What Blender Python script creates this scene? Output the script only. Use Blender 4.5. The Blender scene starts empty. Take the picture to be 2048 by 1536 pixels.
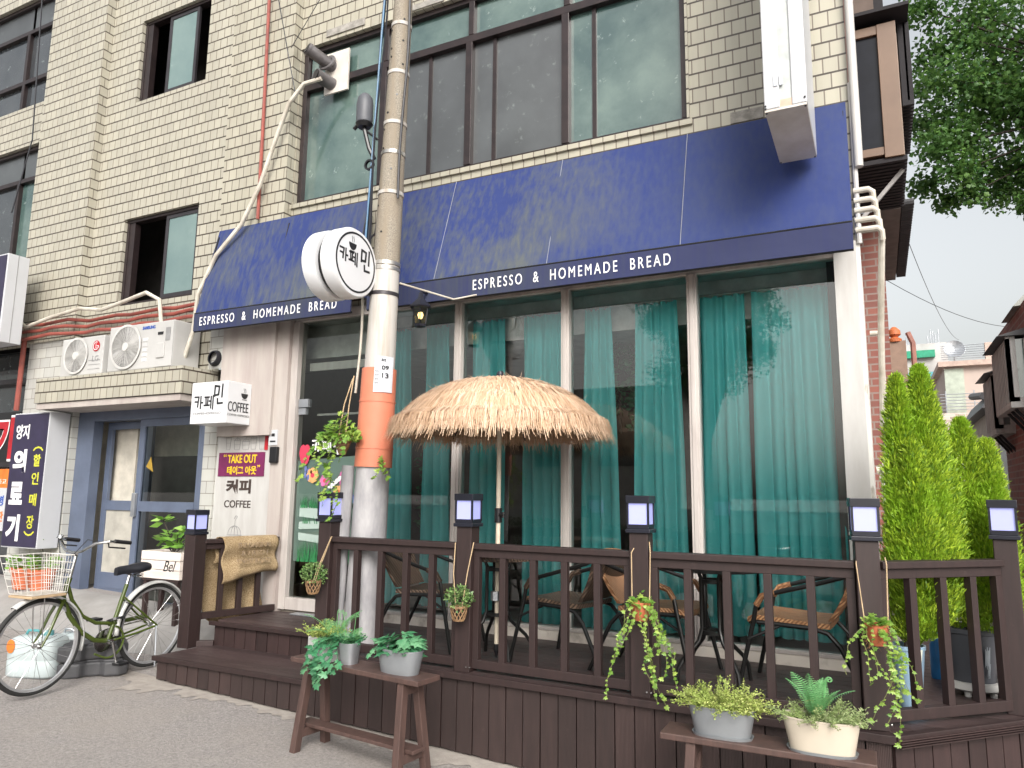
import bpy, math, random
from mathutils import Vector, Matrix
random.seed(11)
S = bpy.context.scene
R_ = math.radians

# ---------------------------------------------------------------- camera
cd = bpy.data.cameras.new("camera"); cam = bpy.data.objects.new("camera", cd)
S.collection.objects.link(cam); S.camera = cam
cd.sensor_width = 36.0; cd.lens = 1460.0/2048*36; cd.clip_start = .05; cd.clip_end = 2000
rows = [[0.8955816, -0.0565217, -0.4412923], [0.4447526, 0.1390392, 0.8847956], [0.0113468, -0.9886725, 0.1496591]]
cam.matrix_world = Matrix([[r[0], -r[1], -r[2], l] for r, l in zip(rows, (0, 0, 1.65))] + [[0, 0, 0, 1]])

# ---------------------------------------------------------------- sky, sun, exposure
SUN_EL, SUN_AZ = 34, 32            # azimuth measured from -Y (behind the viewer) towards +X
world = bpy.data.worlds.new("World"); S.world = world; world.use_nodes = True
wn = world.node_tree; bg = wn.nodes['Background']
sky = wn.nodes.new('ShaderNodeTexSky'); sky.sky_type = 'NISHITA'; sky.sun_disc = False
sky.sun_elevation = R_(SUN_EL); sky.sun_rotation = R_(180-SUN_AZ)
sky.air_density = 1.6; sky.dust_density = 6.0; sky.ozone_density = 1.0
hs = wn.nodes.new('ShaderNodeHueSaturation'); hs.inputs['Saturation'].default_value = .22
wn.links.new(sky.outputs[0], hs.inputs['Color']); wn.links.new(hs.outputs[0], bg.inputs[0])
bg.inputs[1].default_value = .15
sl = bpy.data.lights.new("sun", 'SUN'); sl.energy = 1.25; sl.angle = R_(30); sl.color = (1, .96, .9)
so = bpy.data.objects.new("sun", sl); S.collection.objects.link(so)
sd = Vector((math.sin(R_(SUN_AZ))*math.cos(R_(SUN_EL)), -math.cos(R_(SUN_AZ))*math.cos(R_(SUN_EL)), math.sin(R_(SUN_EL))))
so.rotation_euler = sd.to_track_quat('Z', 'Y').to_euler(); so.location = (3, -4, 12)
S.view_settings.view_transform = 'Standard'; S.view_settings.look = 'None'
S.view_settings.exposure = .72; S.view_settings.gamma = 1
S.cycles.max_bounces = 8; S.cycles.transparent_max_bounces = 12
S.cycles.diffuse_bounces = 5; S.cycles.glossy_bounces = 4

# ---------------------------------------------------------------- mesh helpers
ORG = {}
def V(*a): return Vector(a)
class MB:
    def __init__(s): s.v = []; s.f = []
    def add(s, vs, fs):
        n = len(s.v); s.v += [tuple(v) for v in vs]; s.f += [tuple(i+n for i in f) for f in fs]; return s
    def box(s, x0, x1, y0, y1, z0, z1):
        return s.add([(x0,y0,z0),(x1,y0,z0),(x1,y1,z0),(x0,y1,z0),(x0,y0,z1),(x1,y0,z1),(x1,y1,z1),(x0,y1,z1)],
                     [(0,3,2,1),(4,5,6,7),(0,1,5,4),(1,2,6,5),(2,3,7,6),(3,0,4,7)])
    def obox(s, c, size, M=None, rz=0):
        M = M or Matrix.Rotation(rz, 3, 'Z'); h = Vector(size)/2; c = Vector(c)
        q = [c + M @ Vector((a*h.x, b*h.y, d*h.z)) for d in (-1,1) for a, b in ((-1,-1),(1,-1),(1,1),(-1,1))]
        return s.add(q, [(0,3,2,1),(4,5,6,7),(0,1,5,4),(1,2,6,5),(2,3,7,6),(3,0,4,7)])
    def beam(s, p0, p1, w, h, up=(0,0,1)):
        p0, p1 = Vector(p0), Vector(p1); d = (p1-p0); L = d.length; d.normalize()
        x = d.cross(Vector(up))
        if x.length < 1e-4: x = d.cross(Vector((1,0,0)))
        x.normalize(); u = x.cross(d)
        M = Matrix((x, d, u)).transposed()
        return s.obox((p0+p1)/2, (w, L, h), M)
    def tube(s, pts, r, n=8, cap=True):
        P = [Vector(p) for p in pts]; m = len(P)
        rs = r if isinstance(r, (list, tuple)) else [r]*m
        T = []
        for i in range(m):
            t = P[min(i+1, m-1)]-P[max(i-1, 0)]; t.normalize(); T.append(t)
        a = T[0].cross(Vector((0,0,1)))
        if a.length < 1e-3: a = T[0].cross(Vector((1,0,0)))
        a.normalize(); vs = []
        for i in range(m):
            a = a - T[i]*a.dot(T[i]); a.normalize(); b = T[i].cross(a)
            for k in range(n):
                g = 2*math.pi*k/n; vs.append(P[i] + (a*math.cos(g)+b*math.sin(g))*rs[i])
        fs = [(i*n+k, i*n+(k+1) % n, (i+1)*n+(k+1) % n, (i+1)*n+k) for i in range(m-1) for k in range(n)]
        if cap: fs += [tuple(range(n-1, -1, -1)), tuple(range((m-1)*n, m*n))]
        return s.add(vs, fs)
    def lathe(s, prof, c=(0,0,0), n=24, M=None, sx=1, sy=1):
        c = Vector(c); vs = []
        for r, z in prof:
            for k in range(n):
                g = 2*math.pi*k/n; p = Vector((r*math.cos(g)*sx, r*math.sin(g)*sy, z))
                vs.append(c + (M @ p if M else p))
        m = len(prof)
        return s.add(vs, [(i*n+k, i*n+(k+1) % n, (i+1)*n+(k+1) % n, (i+1)*n+k) for i in range(m-1) for k in range(n)])
    def poly(s, pts): return s.add(pts, [tuple(range(len(pts)))])
    def prism(s, pts, off):
        n = len(pts); off = Vector(off); a = [Vector(p) for p in pts]
        return s.add(a+[p+off for p in a], [tuple(range(n-1,-1,-1)), tuple(range(n, 2*n))] + [(i,(i+1)%n,n+(i+1)%n,n+i) for i in range(n)])
    def stroke(s, fr, pts, w, d=.003):
        o, u, v = fr; nrm = u.cross(v)
        P = [o+u*p[0]+v*p[1] for p in pts]
        for p, q in zip(P[:-1], P[1:]):
            t = (q-p).normalized(); b = nrm.cross(t)*w/2
            s.prism([p-b-t*w*.35, q-b+t*w*.35, q+b+t*w*.35, p+b-t*w*.35], nrm*d); d += .0004
        return s
    def build(s, name, mat, parent=None, smooth=False, bevel=0, sharp=35):
        o3 = ORG.get(parent.name, Vector((0,0,0))) if parent else Vector((0,0,0))
        me = bpy.data.meshes.new(name)
        vs = s.v if o3.length == 0 else [(v[0]-o3.x, v[1]-o3.y, v[2]-o3.z) for v in s.v]
        me.from_pydata(vs, [], s.f); me.update()
        if mat: me.materials.append(mat)
        if smooth:
            me.polygons.foreach_set('use_smooth', [True]*len(me.polygons)); me.set_sharp_from_angle(angle=R_(sharp))
        o = bpy.data.objects.new(name, me); S.collection.objects.link(o)
        if parent: o.parent = parent
        ORG[o.name] = o3
        if bevel:
            b = o.modifiers.new('bevel', 'BEVEL'); b.width = bevel; b.segments = 2; b.limit_method = 'ANGLE'
        return o
def tag(o, label=None, cat=None, group=None, kind=None):
    if label: o['label'] = label
    if cat: o['category'] = cat
    if group: o['group'] = group
    if kind: o['kind'] = kind
    return o
def thing(name, label, cat, loc, rz=0, group=None, local=False):
    o = bpy.data.objects.new(name, None); S.collection.objects.link(o); o.empty_display_size = .1
    o.location = loc; o.rotation_euler = (0, 0, rz)
    ORG[o.name] = Vector((0,0,0)) if local else Vector(loc)
    return tag(o, label, cat, group)
def copy_tree(o, parent=None):
    c = o.copy(); S.collection.objects.link(c)
    if parent: c.parent = parent
    for ch in list(o.children): copy_tree(ch, c)
    return c
def dup(o, loc, rz, label):
    c = copy_tree(o); c.location = loc; c.rotation_euler = (0,0,rz); c['label'] = label; return c
def struct(name, mb, mat, **k):
    return tag(mb.build(name, mat, **k), kind='structure')
def lettering(body, ctr, right, up, w, h, mat, parent, bold=0.0, ext=.002, name='lettering', shear=0, space=1):
    cu = bpy.data.curves.new('lettering', 'FONT'); cu.body = body; cu.size = 1; cu.offset = bold; cu.extrude = .01; cu.shear = shear; cu.space_character = space
    ob = bpy.data.objects.new('lettering', cu); S.collection.objects.link(ob)
    dg = bpy.context.evaluated_depsgraph_get(); dg.update()
    me = bpy.data.meshes.new_from_object(ob.evaluated_get(dg))
    bpy.data.objects.remove(ob); bpy.data.curves.remove(cu)
    xs = [v.co.x for v in me.vertices]; ys = [v.co.y for v in me.vertices]
    x0, x1, y0, y1 = min(xs), max(xs), min(ys), max(ys)
    right, up = Vector(right).normalized(), Vector(up).normalized(); n = right.cross(up); ctr = Vector(ctr)
    sx, sy = w/(x1-x0), h/(y1-y0); mb = MB()
    mb.v = [tuple(ctr + right*((v.co.x-(x0+x1)/2)*sx) + up*((v.co.y-(y0+y1)/2)*sy) + n*(v.co.z*ext/.01)) for v in me.vertices]
    mb.f = [tuple(p.vertices) for p in me.polygons]; bpy.data.meshes.remove(me)
    return mb.build(name, mat, parent)

# ---------------------------------------------------------------- material helpers
def newmat(name):
    m = bpy.data.materials.new(name); m.use_nodes = True; nt = m.node_tree
    return m, nt, nt.nodes['Principled BSDF'], (lambda t: nt.nodes.new('ShaderNode'+t)), nt.links.new
def rgba(c): return (c[0], c[1], c[2], 1)
def coords(N, L, scale=(1,1,1)):
    tc = N('TexCoord'); mp = N('Mapping'); mp.inputs['Scale'].default_value = scale
    L(tc.outputs['Object'], mp.inputs[0]); return mp.outputs[0]
def noise(N, L, vec, scale, detail=4, rough=.55):
    n = N('TexNoise'); n.inputs['Scale'].default_value = scale; n.inputs['Detail'].default_value = detail
    n.inputs['Roughness'].default_value = rough
    if vec is not None: L(vec, n.inputs['Vector'])
    return n.outputs['Fac']
def ramp(N, L, fac, a, b, ca=(0,0,0), cb=(1,1,1)):
    r = N('ValToRGB'); e = r.color_ramp.elements
    e[0].position = a; e[1].position = b; e[0].color = rgba(ca); e[1].color = rgba(cb); L(fac, r.inputs[0]); return r.outputs[0]
def mixc(N, L, fac, a, b, mode='MIX'):
    m = N('Mix'); m.data_type = 'RGBA'; m.blend_type = mode
    for sock, val in ((m.inputs['Factor'], fac), (m.inputs['A'] if False else m.inputs[6], a), (m.inputs[7], b)):
        if isinstance(val, (int, float)): sock.default_value = val
        elif isinstance(val, tuple): sock.default_value = rgba(val)
        else: L(val, sock)
    return m.outputs[2]
def bumpn(N, L, h, strength, dist=.01, b=None):
    k = N('Bump'); k.inputs['Strength'].default_value = strength; k.inputs['Distance'].default_value = dist
    L(h, k.inputs['Height']); L(k.outputs[0], b.inputs['Normal'])
def surf(name, col, rough=.5, metal=0, col2=None, scale=6, lo=.35, hi=.65, stretch=(1,1,1), bump=0, bscale=80, spec=.5, dist=.004):
    m, nt, b, N, L = newmat(name)
    c2 = col2 or tuple(x*.72 for x in col)
    vec = coords(N, L, stretch)
    f = ramp(N, L, noise(N, L, vec, scale, 6, .6), lo, hi)
    L(mixc(N, L, f, c2, col), b.inputs['Base Color'])
    b.inputs['Roughness'].default_value = rough; b.inputs['Metallic'].default_value = metal
    b.inputs['Specular IOR Level'].default_value = spec
    if bump: bumpn(N, L, noise(N, L, vec, bscale, 5), bump, dist, b)
    return m
def leafmat(name, a, b_, c, rough=.5, trans=.25, nscale=9):
    m, nt, b, N, L = newmat(name)
    g = N('NewGeometry'); f = ramp(N, L, g.outputs['Random Per Island'], .1, .9)
    col = mixc(N, L, f, a, b_)
    f2 = ramp(N, L, noise(N, L, coords(N, L), nscale, 2), .45, .62)
    L(mixc(N, L, f2, col, c), b.inputs['Base Color'])
    b.inputs['Roughness'].default_value = rough
    if trans:
        t = N('BsdfTranslucent'); mx = N('MixShader'); mx.inputs[0].default_value = trans
        L(mixc(N, L, .5, col, b_), t.inputs[0])
        L(b.outputs[0], mx.inputs[1]); L(t.outputs[0], mx.inputs[2]); L(mx.outputs[0], nt.nodes['Material Output'].inputs[0])
    return m
def glass(name, tint=(.9,.96,.94), refl=1.0, ior=1.5, rough=0.0):
    m, nt, b, N, L = newmat(name); nt.nodes.remove(b)
    tr = N('BsdfTransparent'); tr.inputs[0].default_value = rgba(tint)
    gl = N('BsdfGlossy'); gl.inputs['Roughness'].default_value = rough; gl.inputs[0].default_value = (refl, refl, refl, 1)
    fr = N('Fresnel'); fr.inputs[0].default_value = ior
    mx = N('MixShader'); L(fr.outputs[0], mx.inputs[0]); L(tr.outputs[0], mx.inputs[1]); L(gl.outputs[0], mx.inputs[2])
    L(mx.outputs[0], nt.nodes['Material Output'].inputs[0]); return m
def tilemat(name, c1, c2, mortar, bw, rh, ms=.006, grime=.5, rough=.35, offset=.5, bed=0):
    m, nt, b, N, L = newmat(name)
    tc = N('TexCoord'); sp = N('SeparateXYZ'); L(tc.outputs['Object'], sp.inputs[0])
    ge = N('NewGeometry'); sn = N('SeparateXYZ'); L(ge.outputs['Normal'], sn.inputs[0])
    ab = N('Math'); ab.operation = 'ABSOLUTE'; L(sn.outputs[0], ab.inputs[0])
    gt = N('Math'); gt.operation = 'GREATER_THAN'; L(ab.outputs[0], gt.inputs[0]); gt.inputs[1].default_value = .6
    mx = N('Mix'); L(gt.outputs[0], mx.inputs[0]); L(sp.outputs[0], mx.inputs[2]); L(sp.outputs[1], mx.inputs[3])
    cb = N('CombineXYZ'); L(mx.outputs[0], cb.inputs[0]); L(sp.outputs[2], cb.inputs[1])
    br = N('TexBrick'); L(cb.outputs[0], br.inputs['Vector']); br.offset = offset
    for k, v in (('Scale',1),('Brick Width',bw),('Row Height',rh),('Mortar Size',ms),('Mortar Smooth',.1),('Bias',0)): br.inputs[k].default_value = v
    br.inputs['Color1'].default_value = rgba(c1); br.inputs['Color2'].default_value = rgba(c2); br.inputs['Mortar'].default_value = rgba(mortar)
    zf = N('Math'); zf.operation = 'DIVIDE'; L(sp.outputs[2], zf.inputs[0]); zf.inputs[1].default_value = rh
    zr = N('Math'); zr.operation = 'FRACT'; L(zf.outputs[0], zr.inputs[0])
    zp = N('Math'); zp.operation = 'PINGPONG'; L(zr.outputs[0], zp.inputs[0]); zp.inputs[1].default_value = .5
    zl = N('Math'); zl.operation = 'LESS_THAN'; L(zp.outputs[0], zl.inputs[0]); zl.inputs[1].default_value = bed
    bcol = mixc(N, L, zl.outputs[0], br.outputs['Color'], (.042,.031,.023)) if bed else br.outputs['Color']
    # weather: broad toning and vertical rain streaks on the tiles themselves
    mp = N('Mapping'); mp.inputs['Scale'].default_value = (3.5,3.5,.35); L(tc.outputs['Object'], mp.inputs[0])
    st = ramp(N, L, noise(N, L, mp.outputs[0], 1.6, 6, .65), .42, .75)
    fm = N('Math'); fm.operation = 'MULTIPLY'; L(st, fm.inputs[0]); fm.inputs[1].default_value = grime
    col = mixc(N, L, fm.outputs[0], bcol, (.15,.125,.09))
    L(col, b.inputs['Base Color'])
    b.inputs['Roughness'].default_value = rough
    inv = N('Math'); inv.operation = 'SUBTRACT'; inv.inputs[0].default_value = 1; L(br.outputs['Fac'], inv.inputs[1])
    bumpn(N, L, inv.outputs[0], .3, .005, b)
    return m

# ---------------------------------------------------------------- materials
M = {}
M['tile'] = tilemat('cream_tile', (.41,.388,.312), (.35,.332,.268), (.14,.115,.09), .106, .1245, .005, .22, bed=.062)
M['tile_left'] = tilemat('cream_tile_left', (.405,.385,.315), (.348,.332,.275), (.14,.115,.09), .106, .1245, .005, .22, bed=.062)
M['white_tile'] = tilemat('white_tile', (.47,.47,.435), (.41,.41,.39), (.2,.185,.165), .2, .125, .004, .22)
M['brick'] = tilemat('red_brick', (.22,.07,.052), (.14,.047,.04), (.2,.15,.135), .2, .067, .008, .25, .8)
M['pale_brick'] = tilemat('pale_brick', (.62,.52,.45), (.4,.3,.26), (.6,.55,.5), .26, .08, .01, .1, .8)
M['plaster'] = surf('painted_plaster', (.43,.39,.36), .7, col2=(.345,.295,.275), scale=1.6, stretch=(4,4,.6), bump=.1)
M['white_paint'] = surf('white_paint', (.48,.475,.46), .5, col2=(.41,.395,.38), scale=2.5, stretch=(4,4,.8), bump=.05)
M['worn_paint'] = surf('worn_white_paint', (.6,.59,.56), .7, col2=(.36,.33,.29), scale=7, lo=.33, hi=.45, stretch=(3,3,.8), bump=.3)
M['frame_white'] = surf('painted_frame', (.48,.445,.42), .45, col2=(.39,.35,.33), scale=3, stretch=(5,5,.7))
M['curb'] = surf('worn_concrete_curb', (.62,.57,.51), .8, col2=(.27,.23,.2), scale=5, lo=.3, hi=.5, bump=.4, bscale=40)
M['concrete'] = surf('raw_concrete', (.36,.34,.31), .85, col2=(.2,.19,.17), scale=12, bump=.5, bscale=90)
M['window_brown'] = surf('brown_aluminium', (.035,.024,.024), .35, .3, col2=(.022,.016,.017), scale=9)
M['dark_alu'] = surf('dark_aluminium', (.05,.045,.05), .35, .4)
M['bluegrey'] = surf('blue_grey_door_paint', (.105,.13,.19), .4, col2=(.085,.105,.155), scale=4)
M['black'] = surf('black_plastic', (.012,.012,.014), .35)
M['black_metal'] = surf('black_tube_metal', (.012,.012,.012), .28, .2)
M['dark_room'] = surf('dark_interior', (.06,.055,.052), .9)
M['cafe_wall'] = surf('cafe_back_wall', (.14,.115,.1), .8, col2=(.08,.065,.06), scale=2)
M['ceiling'] = surf('cafe_ceiling', (.78,.75,.72), .8, scale=2)
M['floor'] = surf('cafe_floor', (.32,.28,.24), .4, scale=3)
M['white_plastic'] = surf('white_plastic', (.46,.455,.445), .4, col2=(.4,.395,.385), scale=3)
M['sign_white'] = surf('sign_white', (.50,.51,.535), .35, col2=(.46,.47,.49), scale=2)
M['sign_bright'] = surf('bright_sign_white', (.66,.67,.69), .3, col2=(.61,.62,.64), scale=2)
M['sign_dirty'] = surf('dusty_sign_panel', (.62,.59,.55), .45, col2=(.5,.46,.41), scale=4)
M['ink'] = surf('black_ink', (.012,.012,.014), .5)
M['ink_brown'] = surf('dark_brown_ink', (.05,.033,.028), .5)
M['ink_grey'] = surf('grey_ink', (.3,.3,.3), .6)
M['white_ink'] = surf('white_ink', (.83,.83,.83), .5, col2=(.78,.78,.78))
M['yellow_ink'] = surf('yellow_ink', (.78,.55,.02), .5)
M['purple'] = surf('purple_vinyl', (.16,.015,.08), .5, col2=(.13,.012,.065))
M['navy_sign'] = surf('navy_vinyl', (.03,.024,.06), .4)
M['red_ink'] = surf('red_vinyl', (.45,.015,.025), .4)
M['orange_ink'] = surf('orange_vinyl', (.75,.2,.03), .5)
M['blue_ink'] = surf('blue_vinyl', (.03,.09,.4), .5)
M['yellow_green'] = surf('lime_vinyl', (.62,.62,.05), .5)
M['orange_sleeve'] = surf('orange_pole_sleeve', (.6,.2,.12), .6, col2=(.52,.17,.1), scale=3)
M['steel_band'] = surf('steel_band', (.5,.48,.45), .3, .8)
M['pole_white'] = surf('white_pole_paint', (.47,.45,.425), .6, col2=(.34,.285,.225), scale=2.2, lo=.3, hi=.5, stretch=(6,6,.5), bump=.1)
M['cable'] = surf('black_cable', (.012,.013,.02), .5)
M['blue_cable'] = surf('blue_cable', (.05,.16,.3), .4)
M['red_pipe'] = surf('red_painted_pipe', (.30,.07,.05), .5, col2=(.2,.05,.04), scale=9)
M['conduit'] = surf('cream_conduit', (.6,.57,.5), .6, col2=(.4,.36,.3), scale=6)
M['galv'] = surf('galvanised_metal', (.50,.52,.55), .35, .75, col2=(.38,.40,.43), scale=5)
M['flue'] = surf('sooty_flue_metal', (.2,.19,.195), .45, .5, col2=(.11,.1,.1), scale=6)
M['galv_light'] = surf('pale_zinc', (.34,.36,.38), .4, .5, col2=(.27,.29,.31), scale=4)
M['cream_pot'] = surf('cream_enamel', (.55,.49,.4), .4, col2=(.5,.44,.355), scale=3)
M['terracotta'] = surf('terracotta', (.5,.14,.06), .75, col2=(.42,.11,.05), scale=6, bump=.1)
M['blue_pot'] = surf('pale_blue_glaze', (.28,.42,.55), .3, col2=(.25,.37,.49), scale=3)
M['grey_pot'] = surf('charcoal_pot', (.085,.09,.105), .45, col2=(.07,.075,.088), scale=3)
M['soil'] = surf('soil', (.035,.025,.018), .95, bump=.6)
M['rope'] = surf('jute_rope', (.55,.4,.24), .9)
M['basket'] = surf('wicker_basket', (.33,.2,.1), .7, col2=(.18,.1,.05), scale=40)
M['coco'] = surf('coconut_fibre', (.36,.2,.08), .95, col2=(.2,.1,.04), scale=40, bump=.8, bscale=120)
M['lamp_black'] = surf('lantern_black', (.015,.016,.025), .3)
M['cream_metal'] = surf('cream_metal_pole', (.68,.6,.48), .35, scale=4)
M['burlap'] = None
M['green_bike'] = surf('olive_green_paint', (.062,.088,.014), .25, col2=(.052,.075,.012), scale=5)
M['chrome'] = surf('chrome', (.6,.6,.6), .2, 1)
M['bike_white'] = surf('white_mudguard', (.6,.6,.59), .3)
M['rubber'] = surf('tyre_rubber', (.02,.02,.02), .8)
M['water_jug'] = surf('translucent_white_plastic', (.47,.53,.54), .35, col2=(.41,.47,.48), scale=2)
M['grey_plastic'] = surf('grey_plastic_block', (.075,.075,.08), .55, col2=(.06,.06,.065), bump=.1)
M['white_wood'] = surf('whitewashed_wood', (.72,.65,.6), .6, col2=(.6,.53,.48), scale=3, stretch=(1,1,8))
M['tan_bottom'] = surf('tan_basket_board', (.5,.36,.22), .7)
M['bld_pink'] = surf('beige_stucco', (.5,.41,.36), .9, col2=(.45,.37,.33), scale=1)
M['bld_white'] = surf('pale_grey_stucco', (.55,.54,.53), .9, scale=1)
M['bld_green'] = surf('pale_green_panel', (.45,.5,.42), .7)
M['cyan_sign'] = surf('cyan_window_film', (.15,.5,.6), .4)
M['green_sign'] = surf('green_sign', (.02,.3,.17), .4)
M['rooftile'] = surf('dark_roof_tile', (.05,.05,.055), .5, bump=.3)
M['orange_tile'] = surf('orange_roof_tile', (.55,.15,.05), .6, bump=.2)
M['alu_grey'] = surf('weathered_aluminium', (.33,.32,.315), .5, .1, col2=(.22,.215,.21), scale=4, stretch=(3,3,.5))
M['tan_frame'] = surf('tan_window_frame', (.16,.10,.065), .45, col2=(.13,.08,.052), scale=3)
M['dark_sheet'] = surf('dark_corrugated_sheet', (.018,.016,.019), .7, spec=.3)
M['bark'] = surf('bark', (.05,.04,.031), .9, col2=(.03,.023,.018), scale=15, bump=.8, bscale=30)
M['screen_mesh'] = None
M['lit_bulb'] = None
M['glass'] = glass('shop_glass', (.95,.98,.975), 1.0, 1.85)
M['door_glass'] = glass('door_glass', (.82,.9,.87), 1.0, 1.6)
def emit(name, col, e):
    m, nt, b, N, L = newmat(name); b.inputs['Base Color'].default_value = rgba(col)
    b.inputs['Emission Color'].default_value = rgba(col); b.inputs['Emission Strength'].default_value = e
    b.inputs['Roughness'].default_value = .4; return m
M['lamp_pane'] = emit('frosted_lantern_pane', (.30,.32,.62), .34)
M['bulb'] = emit('warm_bulb', (1,.75,.35), 1.5)
def m_window_glass(name, a, b_, rough=.12):
    m, nt, b, N, L = newmat(name); vec = coords(N, L)
    f = ramp(N, L, noise(N, L, vec, 1.7, 6, .6), .35, .7)
    f2 = ramp(N, L, noise(N, L, vec, 9, 6, .7), .6, .72)
    c = mixc(N, L, f, a, b_); g = N('Math'); g.operation = 'MULTIPLY'; L(f2, g.inputs[0]); g.inputs[1].default_value = .35
    L(mixc(N, L, g.outputs[0], c, (.33,.4,.38)), b.inputs['Base Color'])
    b.inputs['Roughness'].default_value = rough; b.inputs['Specular IOR Level'].default_value = .9; b.inputs['IOR'].default_value = 1.6
    mm = N('MapRange'); mm.inputs[3].default_value = rough; mm.inputs[4].default_value = rough+.35; L(f2, mm.inputs[0]); L(mm.outputs[0], b.inputs['Roughness'])
    return m
M['pane_green'] = m_window_glass('green_reflection_pane', (.028,.065,.064), (.115,.17,.15))  # green glass; its tone variation also imitates reflected trees
M['pane_dark'] = m_window_glass('screened_dark_pane', (.036,.04,.043), (.066,.074,.078), .35)
M['pane_frost'] = m_window_glass('frosted_pane', (.10,.165,.165), (.15,.22,.21), .45)
M['pane_black'] = m_window_glass('black_pane', (.02,.025,.03), (.045,.05,.055), .08)
def m_wood(name, a, b_, groove=0, rough=.55):
    m, nt, b, N, L = newmat(name); vec = coords(N, L, (9,9,1.2))
    g = N('NewGeometry')
    f = noise(N, L, vec, 3.5, 8, .65)
    col = mixc(N, L, ramp(N, L, f, .3, .75), b_, a)
    rr = N('MapRange'); rr.inputs[3].default_value = .72; rr.inputs[4].default_value = 1.25; L(g.outputs['Random Per Island'], rr.inputs[0])
    cc = N('CombineXYZ'); [L(rr.outputs[0], cc.inputs[i]) for i in range(3)]
    col = mixc(N, L, 1.0, col, cc.outputs[0], 'MULTIPLY')
    v2 = coords(N, L, (1,1,1)); scuff = ramp(N, L, noise(N, L, v2, 14, 6, .75), .62, .8)
    sm = N('Math'); sm.operation = 'MULTIPLY'; L(scuff, sm.inputs[0]); sm.inputs[1].default_value = .25
    L(mixc(N, L, sm.outputs[0], col, (.17,.12,.11)), b.inputs['Base Color'])
    b.inputs['Roughness'].default_value = rough
    if groove:
        w = N('TexWave'); w.wave_type = 'BANDS'; w.bands_direction = 'X'; w.inputs['Scale'].default_value = groove; L(v2, w.inputs[0])
        bumpn(N, L, w.outputs['Fac'], .5, .003, b)
    else: bumpn(N, L, f, .25, .004, b)
    return m
M['deck'] = m_wood('brown_deck_stain', (.038,.0205,.0195), (.023,.013,.0125))
M['skirt'] = m_wood('brown_skirt_board', (.042,.0245,.0225), (.027,.016,.015), 42)
M['bench'] = m_wood('brown_bench_wood', (.115,.066,.055), (.062,.037,.032))
def m_floorboard():
    m, nt, b, N, L = newmat('brown_floor_board'); g = N('NewGeometry'); vec = coords(N, L, (1.2,9,9))
    f = noise(N, L, vec, 3.5, 8, .65); col = mixc(N, L, ramp(N, L, f, .3, .75), (.034,.0215,.021), (.064,.042,.041))
    rr = N('MapRange'); rr.inputs[3].default_value = .75; rr.inputs[4].default_value = 1.25; L(g.outputs['Random Per Island'], rr.inputs[0])
    cc = N('CombineXYZ'); [L(rr.outputs[0], cc.inputs[i]) for i in range(3)]
    L(mixc(N, L, 1.0, col, cc.outputs[0], 'MULTIPLY'), b.inputs['Base Color']); b.inputs['Roughness'].default_value = .5
    bumpn(N, L, f, .3, .004, b); return m
M['floorboard'] = m_floorboard()
def m_awning(name, a, fade, amount):
    m, nt, b, N, L = newmat(name); vec = coords(N, L, (11,11,.45)); v2 = coords(N, L, (1,1,1))
    streak = noise(N, L, vec, 2.2, 6, .6); broad = noise(N, L, v2, 1.1, 2, .5)
    ad = N('Math'); ad.operation = 'ADD'; L(streak, ad.inputs[0]); L(broad, ad.inputs[1])
    gp_ = N('SeparateXYZ'); L(v2, gp_.inputs[0]); gm = N('MapRange'); gm.interpolation_type = 'SMOOTHSTEP'; L(gp_.outputs[0], gm.inputs[0]); gm.inputs[1].default_value = 3.1; gm.inputs[2].default_value = 1.0; gm.inputs[3].default_value = .25; gm.inputs[4].default_value = 1.0
    av = N('Math'); av.operation = 'MULTIPLY'; av.inputs[1].default_value = .5; L(ad.outputs[0], av.inputs[0]); f0 = ramp(N, L, av.outputs[0], .42, .68); gx_ = N('Math'); gx_.operation = 'MULTIPLY'; L(f0, gx_.inputs[0]); L(gm.outputs[0], gx_.inputs[1]); f = gx_.outputs[0]; mu = N('Math'); mu.operation = 'MULTIPLY'; L(f, mu.inputs[0]); mu.inputs[1].default_value = amount
    L(mixc(N, L, mu.outputs[0], a, fade), b.inputs['Base Color']); b.inputs['Roughness'].default_value = .75; b.inputs['Specular IOR Level'].default_value = .25
    bumpn(N, L, noise(N, L, v2, 2.2, 3), .35, .05, b); return m
M['awning'] = m_awning('navy_awning_cloth', (.026,.042,.148), (.12,.13,.085), .75)
M['valance'] = m_awning('navy_valance_cloth', (.028,.034,.092), (.065,.075,.062), .6)
def m_curtain():
    m, nt, b, N, L = newmat('teal_curtain_cloth'); vec = coords(N, L)
    f = noise(N, L, vec, 3, 4); L(mixc(N, L, f, (.12,.60,.61), (.19,.72,.71)), b.inputs['Base Color'])
    b.inputs['Roughness'].default_value = .6
    t = N('BsdfTranslucent'); t.inputs[0].default_value = (.06,.34,.34,1); mx = N('MixShader'); mx.inputs[0].default_value = .12
    L(b.outputs[0], mx.inputs[1]); L(t.outputs[0], mx.inputs[2]); L(mx.outputs[0], nt.nodes['Material Output'].inputs[0]); return m
M['curtain'] = m_curtain()
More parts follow.
